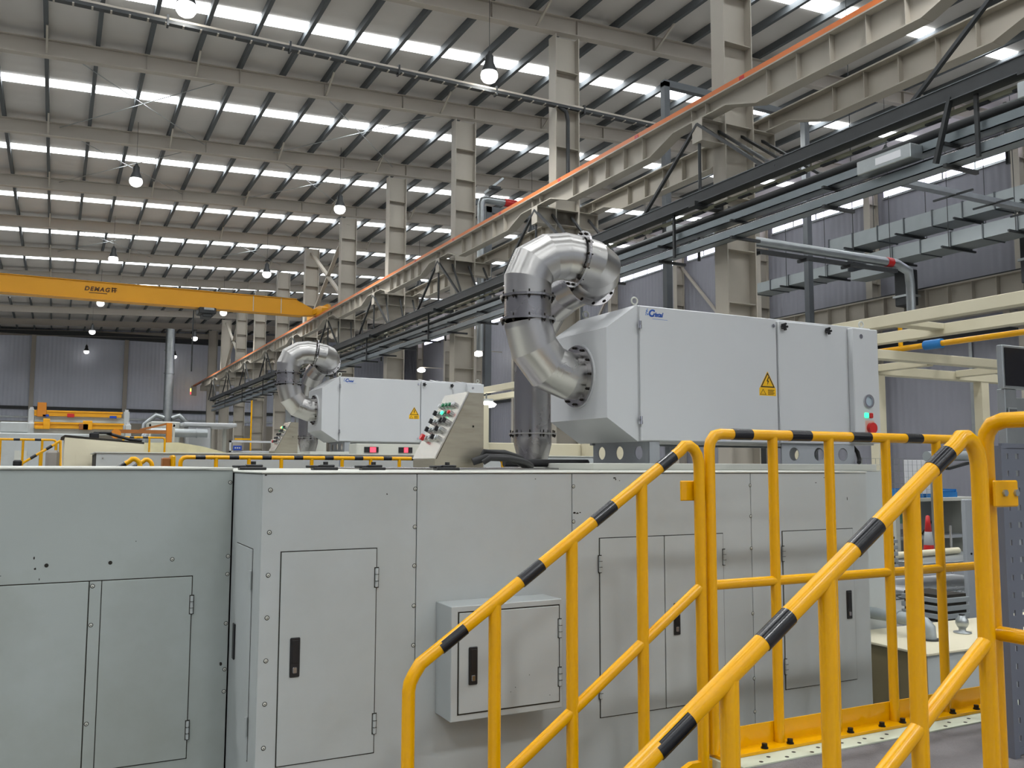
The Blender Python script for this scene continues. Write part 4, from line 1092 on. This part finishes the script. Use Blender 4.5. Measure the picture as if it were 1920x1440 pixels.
# silver pipe and white machine
t = thing('lagged_pipe', 'fat silver pipe bending over a distant white machine', 'pipe', (3.2, 28, 2.2))
MB().tube([(2.30, 28, 0), (2.30, 28, 2.28), (2.36, 28, 2.44), (2.52, 28, 2.53), (4.05, 28, 2.53)], .125, 16).build('pipe', zinc, t)
for x in (2.75, 3.75): MB().ringf((x, 28, 2.53), (1, 0, 0), .12, .145, .02, 20).build('clamp', zinc, t)
t = thing('white_machine', 'distant white machine housing with a flat roof behind the silver pipe', 'machine', (4.0, 29, 0))
MB().box(3.55, 4.2, 28.3, 29.4, 0, 2.74, .02).build('housing', white, t); MB().box(3.4, 4.95, 28.2, 30.2, 2.74, 2.86, .03).build('roof', white, t)
MB().box(2.55, 3.4, 29, 30.5, 0, 2.9, .03).build('side_cabinet', offwhite, t)
for x in (4.4, 4.85): MB().box(x - .05, x + .05, 29.8, 29.9, 0, 2.74).build('leg', offwhite, t)
t = thing('cream_enclosure', 'long low cream machine hood behind the second line', 'machine', (2.6, 23, 0))
MB().prism([(1.45, 0), (3.75, 0), (3.75, 1.85), (3.1, 2.02), (2.55, 2.11), (1.45, 2.08)], 'Y', 22.0, 24.0).build('hood', mat('cream_yellow', (228, 220, 178), .5), t)
t = thing('jib_crane', 'orange jib crane post with a brown arm in the middle distance', 'crane', (2.55, 24.5, 0))
MB().box(2.53, 2.67, 24.4, 24.55, 0, 2.66, .01).build('post', ora2, t)
MB().box(1.35, 2.53, 24.4, 24.5, 2.38, 2.47).bar((1.9, 24.45, 2.47), (2.55, 24.45, 2.64), .05, .05).build('arm', rust, t)
MB().cyl((1.35, 24.38, 2.36), (1.35, 24.52, 2.36), .12, 14).build('hook_block', ora2, t)
MB().box(2.2, 2.85, 25.4, 25.5, 2.6, 2.66).box(2.2, 2.25, 25.4, 25.5, 0, 2.66).box(2.8, 2.85, 25.4, 25.5, 0, 2.66).build('portal', offwhite, t)
t = fence('thin yellow railing on top of the cream hood in the middle distance', 20.0, 1.25, 2.05, (1.48, 1.75), ((1.05 + .32, 1.45), (1.62, 1.72)), 2.155, 1.4, False)
for x in (1.25, 2.05): MB().box(x - .03, x + .03, 19.97, 20.03, 0, 1.4).build('support', yellow, t)
t = thing('test_stand', 'white square tube frame with a small blue sign in the middle distance', 'frame', (3.9, 20, 0))
MB().box(3.36, 3.40, 19.98, 20.02, 0, 2.12).box(3.36, 4.4, 19.98, 20.02, 2.08, 2.12).box(3.36, 4.4, 19.98, 20.02, 1.86, 1.9).box(4.36, 4.4, 19.98, 20.02, 0, 2.12).build('tube_frame', white, t)
s_ = MB().box(3.43, 3.61, 19.93, 19.97, 1.91, 2.01).build('sign', signblue, t)
for i in range(3): MB().box(3.46 + .045 * i, 3.49 + .045 * i, 19.925, 19.93, 1.945, 1.975).build('sign_print', white, s_)
t = thing('roller_table', 'pale roller conveyor frame beside the white square tube frame', 'conveyor', (4.9, 20.5, 0))
MB().prism([(4.35, 0), (5.6, 0), (5.6, 2.5), (5.0, 2.36), (4.35, 2.16)], 'Y', 20.4, 20.5).build('side_plate', offwhite, t)
for i in range(5): MB().cyl((4.4 + .22 * i, 20.3, 1.9 + .02 * i), (4.4 + .22 * i, 20.4, 1.9 + .02 * i), .05, 10).build('roller', zinc, t)
t = thing('runway_signal', 'red and yellow signal lamp glowing at the end of the crane runway', 'signal lamp', (10.2, 79.2, 7.4))
MB().box(10.05, 10.45, 78.95, 79.2, 7.4, 8.2).build('bracket', rafter_m, t)
MB().box(10.0, 10.35, 79.2, 79.4, 7.75, 8.0).build('yellow_lamp', amber_e, t); MB().box(10.0, 10.35, 79.2, 79.4, 7.5, 7.73).build('red_lamp', red_e, t)
# yellow drop pipe and horizontal pipes near the far columns
t = thing('gas_pipe', 'thin yellow gas pipe dropping between the far columns', 'pipe', (9.0, 47, 0))
MB().tube([(8.95, 47, 0), (8.95, 47, 4.9)], .04, 8).box(8.15, 8.95, 46.96, 47.04, 2.86, 2.94).build('pipe', yellow, t)
t = thing('pipe_stand', 'grey vertical cable riser standing below the tray rack', 'cable riser', (9.6, 41, 0))
MB().box(9.3, 9.55, 40.8, 41.0, 0, 5.4, .02).box(9.75, 9.95, 40.8, 41.0, 0, 5.4, .02).build('riser', zinc, t)
for (yy, zz, wd) in ((69.5, 9.3, 'left'), (58.2, 9.42, 'right')):
    t = thing('wall_light', 'small round white lamp on the far side wall, %s of the two' % wd, 'lamp', (27.0, yy, zz))
    MB().bar((27.0, yy, zz + .45), (XR - .05, yy, zz + .45), .06, .06).build('arm', rafter_m, t)
    MB().lathe([(.02, 0), (.3, .08), (.36, .25), (.15, .42)], (27.0, yy, zz), 14).build('lens', lamp_e, t)
t = thing('work_platform', 'low steel platform below the guard rail of the second line', 'platform', (3.0, 8.9, 0))
MB().box(1.0, 4.8, 8.1, 9.55, .40, .486).build('deck', dark_steel, t)
for (x, y) in ((1.1, 8.2), (4.7, 8.2), (1.1, 9.45), (4.7, 9.45)): MB().box(x - .04, x + .04, y - .04, y + .04, 0, .40).build('leg', dark_steel, t)
# ------------------------------------------------------------------ cream steel frame of the far bay
t = thing('gantry_structure', 'tall cream box-beam frame with parallel top beams at the right', 'frame', (10.2, 8, 0))
MB().box(9.52, 9.68, 2.0, 26.5, 3.41, 3.56, .006).build('top_beam', cream, t)
MB().box(10.40, 10.56, 2.0, 26.5, 3.345, 3.49, .006).build('top_beam', cream, t)
for y in (7.9, 12.5): MB().box(9.68, 10.40, y - .1, y + .1, 3.41, 3.49, .006).build('cross_beam', cream, t)
for (x, y) in ((9.6, 26.3), (10.48, 26.3), (9.6, 15.3), (10.48, 15.3), (9.6, 2.2), (10.48, 2.2)): MB().box(x - .08, x + .08, y - .08, y + .08, 0, 3.41 if x < 10 else 3.345, .006).build('leg', cream, t)
t = thing('gantry_structure', 'lower cream portal frame crossing behind the filter unit at the right', 'frame', (11, 9, 0))
MB().box(8.9, 13.4, 7.92, 8.08, 2.97, 3.09, .006).build('top_beam', cream, t)
MB().box(8.9, 13.4, 8.92, 9.08, 2.91, 3.04, .006).build('top_beam', cream, t)
for x in (10.4, 12.1): MB().box(x, x + .12, 8.08, 8.92, 2.95, 3.05, .006).build('cross_beam', cream, t)
for (x, y) in ((10.5, 9.0), (12.8, 9.0), (13.2, 8.0), (9.0, 9.0)): MB().box(x - .09, x + .09, y - .07, y + .07, 0, 2.95, .006).build('leg', cream, t)
t = thing('gas_pipe', 'long yellow gas pipe with a blue coupling behind the cream frames', 'pipe', (12, 6, 3.4))
MB().cyl((12, 0, 3.48), (12, 16, 3.48), .045, 12).build('pipe', yellow, t)
MB().cyl((12, 9.05, 3.48), (12, 9.35, 3.48), .075, 12).build('coupling', blue, t)
MB().cyl((12, 9.8, 3.3), (12, 9.8, 3.9), .035, 10).build('tee', yellow, t)
for y in (1, 6.5, 13): MB().box(11.95, 12.05, y - .05, y + .05, 0, 3.43).build('support', dark_steel, t)
# monitor on an arm
t = thing('control_monitor', 'black control monitor in a silver frame at the right edge', 'monitor', (7.6, 5.0, 0))
MB().box(7.42, 8.0, 5.0, 5.06, 2.29, 2.68, .008).build('case', zinc, t)
MB().box(7.445, 7.975, 4.994, 5.0, 2.315, 2.655).build('screen', screen_m, t)
MB().box(7.46, 7.62, 5.02, 5.1, 1.0, 2.29, .006).box(7.63, 7.95, 5.05, 5.15, 1.0, 2.22, .006).build('support_column', zinc, t)
k = MB().box(7.46, 7.58, 4.99, 5.0, 1.95, 2.12, .003).build('keypad', zinc, t); MB().box(7.475, 7.565, 4.985, 4.99, 1.965, 2.105).build('keypad_face', tray_green, k)
MB().box(7.46, 8.05, 4.9, 5.26, 0, 1.0, .01).build('pedestal', plinthm, t)
# ------------------------------------------------------------------ low equipment seen through the railing at the right
t = thing('coolant_tank', 'low cream coolant tank with a brown end behind the railing', 'tank', (5.8, 4.4, 0))
MB().box(4.535, 7.2, 3.605, 4.25, 0, .515).build('tank_body', paint, t)
MB().box(4.525, 4.534, 3.6, 4.27, 0, .515).build('end_face', olive, t)
MB().box(4.51, 7.22, 3.58, 4.27, .515, .53, .003).build('tank_lid', cream, t)
t = thing('drain_pipe', 'grey plastic drain pipe bending down into the coolant tank', 'pipe', (4.8, 4.2, .53))
MB().tube([(4.84, 4.285, .640), (4.87, 3.95, .640), (4.878, 3.885, .63), (4.883, 3.855, .60), (4.884, 3.85, .53)], .038, 14).build('pipe', zinc_mat, t)
MB().ringf((4.86, 4.06, .640), (.08, 1, 0), .036, .045, .03, 18).build('collar', zinc_mat, t)
MB().cyl((4.884, 3.85, .53), (4.884, 3.85, .54), .055, 16).build('floor_flange', dark_steel, t)
t = thing('pump', 'small grey round-headed pump on the coolant tank lid', 'pump', (5.35, 3.95, .53))
MB().lathe([(.055, 0), (.055, .008), (.022, .012), (.022, .03), (.032, .042), (.04, .06), (.038, .085), (.026, .1), (.022, .11), (.001, .112)], (5.28, 3.92, .53), 18).build('pump_body', zinc, t)
MB().cyl((5.28, 3.92, .592), (5.36, 3.96, .605), .012, 10).build('outlet', zinc, t)
MB().box(5.268, 5.292, 3.908, 3.932, .640, .65).build('cap', black, t)
def tray_stack(label, x0, x1, y0, y1, z0, n, h):
    t = thing('tray_stack', label, 'tray stack', ((x0 + x1) / 2, (y0 + y1) / 2, z0), 'stacks of grey trays')
    for i in range(n):
        z = z0 + i * h
        MB().box(x0, x1, y0, y1, z, z + h * .62, .004).build('tray', traym, t)
        MB().box(x0 + .02, x1 - .02, y0 + .02, y1 - .02, z + h * .62, z + h).build('tray_gap', seal, t)
    return t
t = thing('wire_shelf', 'chrome wire shelf rack with papers on its lower shelf', 'shelf', (7.5, 6.0, 0))
for (x, y) in ((6.3, 5.62), (8.5, 5.62), (6.3, 6.4), (8.5, 6.4)): MB().cyl((x, y, 0), (x, y, .98), .012, 8).build('post', chrome, t)
for z in (.46, .68):
    m = MB().box(6.28, 8.52, 5.6, 5.62, z, z + .012).box(6.28, 8.52, 6.4, 6.42, z, z + .012).box(6.28, 8.52, 5.6, 5.61, z - .035, z - .025)
    for i in range(56): m.bar((6.3 + .04 * i, 5.605, z - .03 if i % 2 else z), (6.34 + .04 * i, 5.605, z if i % 2 else z - .03), .004, .004)
    for i in range(30): m.box(6.3 + .075 * i, 6.306 + .075 * i, 5.61, 6.41, z, z + .006)
    m.build('wire_deck', zinc, t)
one('paper_sheets', MB().box(6.9, 8.45, 5.65, 6.35, .4725, .48), paper, 'white paper sheets lying on the lower wire shelf', 'paper')
one('steel_plate', MB().box(7.1, 8.5, 5.65, 6.3, .6925, .72, .004), zinc, 'thick metal plate lying on the upper wire shelf', 'plate')
one('cream_tube', MB().cyl((7.0, 6.0, .755), (8.2, 6.1, .755), .033, 12), cream, 'cream coloured tube lying on the metal plate', 'tube')
tray_stack('stack of grey trays on the upper wire shelf', 6.37, 6.78, 5.64, 6.1, .6925, 5, .056)
tray_stack('stack of grey trays on the floor under the wire shelf', 6.40, 6.72, 5.66, 6.1, 0, 7, .062)
tray_stack('stack of grey trays on the floor in front of the wire shelf', 6.62, 6.98, 5.1, 5.5, 0, 8, .066)
t = thing('parts_tangle', 'small heap of orange fittings on the upper tray stack', 'fittings', (6.6, 5.9, .9725))
for i in range(9): MB().cyl((6.42 + .04 * i, 5.75 + .05 * (i % 3), .99), (6.46 + .04 * i, 5.79 + .05 * (i % 2), 1.0 + .008 * (i % 3)), .016, 8).build('fitting', crane_y, t)
t = thing('grey_post', 'grey square machine post standing behind the railing at the right', 'post', (7.34, 5.32, 0))
MB().box(7.24, 7.44, 5.30, 5.34, 0, 1.31, .006).build('post', plinthm, t); MB().cyl((7.30, 5.294, .83), (7.30, 5.301, .83), .010, 8).build('bolt', bolt_dark, t)
t = thing('workbench', 'pale workbench with drawers and a poster along the right background', 'workbench', (10.5, 8.4, 0))
MB().box(9.95, 11.6, 8.3, 8.9, 1.13, 1.18, .004).build('worktop', offwhite, t)
[MB().box(x, x + .08, 8.32, 8.88, 0, 1.13).build('side', offwhite, t) for x in (9.97, 11.5)]; MB().box(10.05, 11.5, 8.85, 8.88, .2, 1.13).build('back_panel', plinthm, t)
MB().box(10.05, 11.5, 8.35, 8.85, .62, .66).build('shelf', plinthm, t)
pp = MB().box(10.5, 10.9, 8.83, 8.85, .72, 1.05).build('poster', paper, t); MB().box(10.53, 10.74, 8.825, 8.83, .80, .98).build('poster_print', mat('poster_green', (150, 200, 175), .5), pp)
MB().cyl((10.7, 8.5, .68), (11.0, 8.55, .86), .015, 8).cyl((11.0, 8.55, .86), (11.05, 8.5, .80), .03, 8).build('desk_lamp', black, t)
for i, (x, nm) in enumerate(((10.28, 'leftmost'), (10.62, 'middle'), (10.96, 'rightmost'))):
    b = thing('storage_bin', '%s of the three blue plastic bins on the workbench' % nm, 'bin', (x + .15, 8.5, 1.18), 'blue bins on the workbench')
    MB().box(x, x + .3, 8.35, 8.36, 1.18, 1.25).box(x, x + .3, 8.64, 8.65, 1.18, 1.30).box(x, x + .012, 8.36, 8.64, 1.18, 1.29).box(x + .288, x + .3, 8.36, 8.64, 1.18, 1.29).box(x, x + .3, 8.35, 8.65, 1.18, 1.19).build('bin_body', blue, b)
    MB().box(x + .02, x + .28, 8.38, 8.62, 1.19, 1.27).build('contents', black if i == 1 else blue, b)
t = thing('traffic_cone', 'red and white traffic cone standing in the right background', 'cone', (9.55, 7.5, 0))
MB().box(9.44, 9.66, 7.39, 7.61, .45, .48, .01).build('base', red, t)
MB().lathe([(.075, 0), (.058, .17)], (9.55, 7.5, .48), 16).lathe([(.042, .33), (.022, .52), (.001, .53)], (9.55, 7.5, .48), 16).build('cone_body', red, t)
MB().lathe([(.059, .17), (.043, .33)], (9.55, 7.5, .48), 16).build('white_collar', white, t)
one('cone_crate', MB().box(9.3, 9.8, 7.2, 7.8, 0, .45, .01), plinthm, 'grey crate under the red and white traffic cone', 'crate')
# mesh partition with a white board behind
t = thing('mesh_partition', 'steel wire mesh partition beyond the end of the machine', 'mesh fence', (9.8, 8.05, 0))
m = MB()
for i in range(16): m.box(9.05 + .085 * i, 9.053 + .085 * i, 8.04, 8.044, 1.2, 1.70)
for i in range(7): m.box(9.05, 10.35, 8.044, 8.047, 1.22 + .08 * i, 1.223 + .08 * i)
m.build('wire_mesh', zinc, t, 'stuff')
MB().box(9.03, 9.06, 8.03, 8.06, 0, 1.71).box(10.34, 10.37, 8.03, 8.06, 0, 1.71).build('post', zinc, t)
t = thing('white_board', 'plain white board standing behind the wire mesh partition', 'board', (10.3, 8.2, 0))
MB().box(9.98, 10.6, 8.15, 8.17, 1.24, 1.69, .003).build('board', paper, t); MB().box(10.0, 10.03, 8.17, 8.2, 0, 1.3).box(10.55, 10.58, 8.17, 8.2, 0, 1.3).build('leg', zinc, t)
t = thing('grey_duct_arm', 'round-ended grey pipe arm crossing behind the railing at the right', 'pipe', (8.6, 6.5, 0))
MB().tube([(8.3, 6.5, 1.71), (9.6, 6.5, 1.73)], .055, 14).build('arm', zinc_mat, t); MB().bar((8.62, 6.5, 1.58), (8.95, 6.5, 1.64), .05, .03).build('bracket', dark_steel, t)
MB().box(9.3, 9.4, 6.45, 6.55, 0, 1.7).build('post', zinc_mat, t)
# cream cabinets behind the near machine, seen left of and below the filter
t = thing('cream_cabinet', 'cream cabinet with a dark window behind the stainless down pipe', 'cabinet', (5.9, 12, 0))
MB().box(5.45, 5.75, 12.0, 12.5, 0, 2.5, .01).box(5.75, 7.6, 12.4, 12.5, 0, 1.95, .01).box(7.6, 8.2, 11.9, 12.5, 0, 2.15, .01).build('body', cream, t)
MB().box(5.50, 5.62, 11.99, 12.0, 1.96, 2.3).build('dark_window', black, t)
MB().box(7.7, 7.85, 11.88, 11.9, 1.9, 2.02).build('socket', offwhite, t)
t = thing('hanging_lamp', 'oval white lamp glowing left of the stainless down pipe', 'lamp', (9.6, 21.2, 3.1))
MB().lathe([(.01, 0), (.2, .03), (.26, .1), (.16, .16)], (9.6, 20.2, 3.03), 16).build('lens', lamp_e, t); MB().box(9.45, 9.75, 20.1, 20.3, 3.19, 3.26).cyl((9.6, 20.2, 3.26), (9.6, 20.2, 3.41), .02, 6).build('fitting', zinc, t)
t = thing('cable_reel', 'black and blue hose reel mounted beside the operator console', 'hose reel', (4.3, 9.8, 1.725))
MB().cyl((5.0, 12.9, 2.32), (5.0, 13.05, 2.32), .17, 20).build('drum', black, t); MB().cyl((5.0, 12.87, 2.32), (5.0, 12.9, 2.32), .11, 20).build('label_disc', blue, t); MB().box(4.96, 5.04, 13.05, 13.1, 0, 2.5).build('post', plinthm, t)
one('orange_upright', MB().box(5.50, 5.59, 13.2, 13.29, 0, 1.99, .006), ora2, 'short orange upright between the console and the down pipe', 'post')
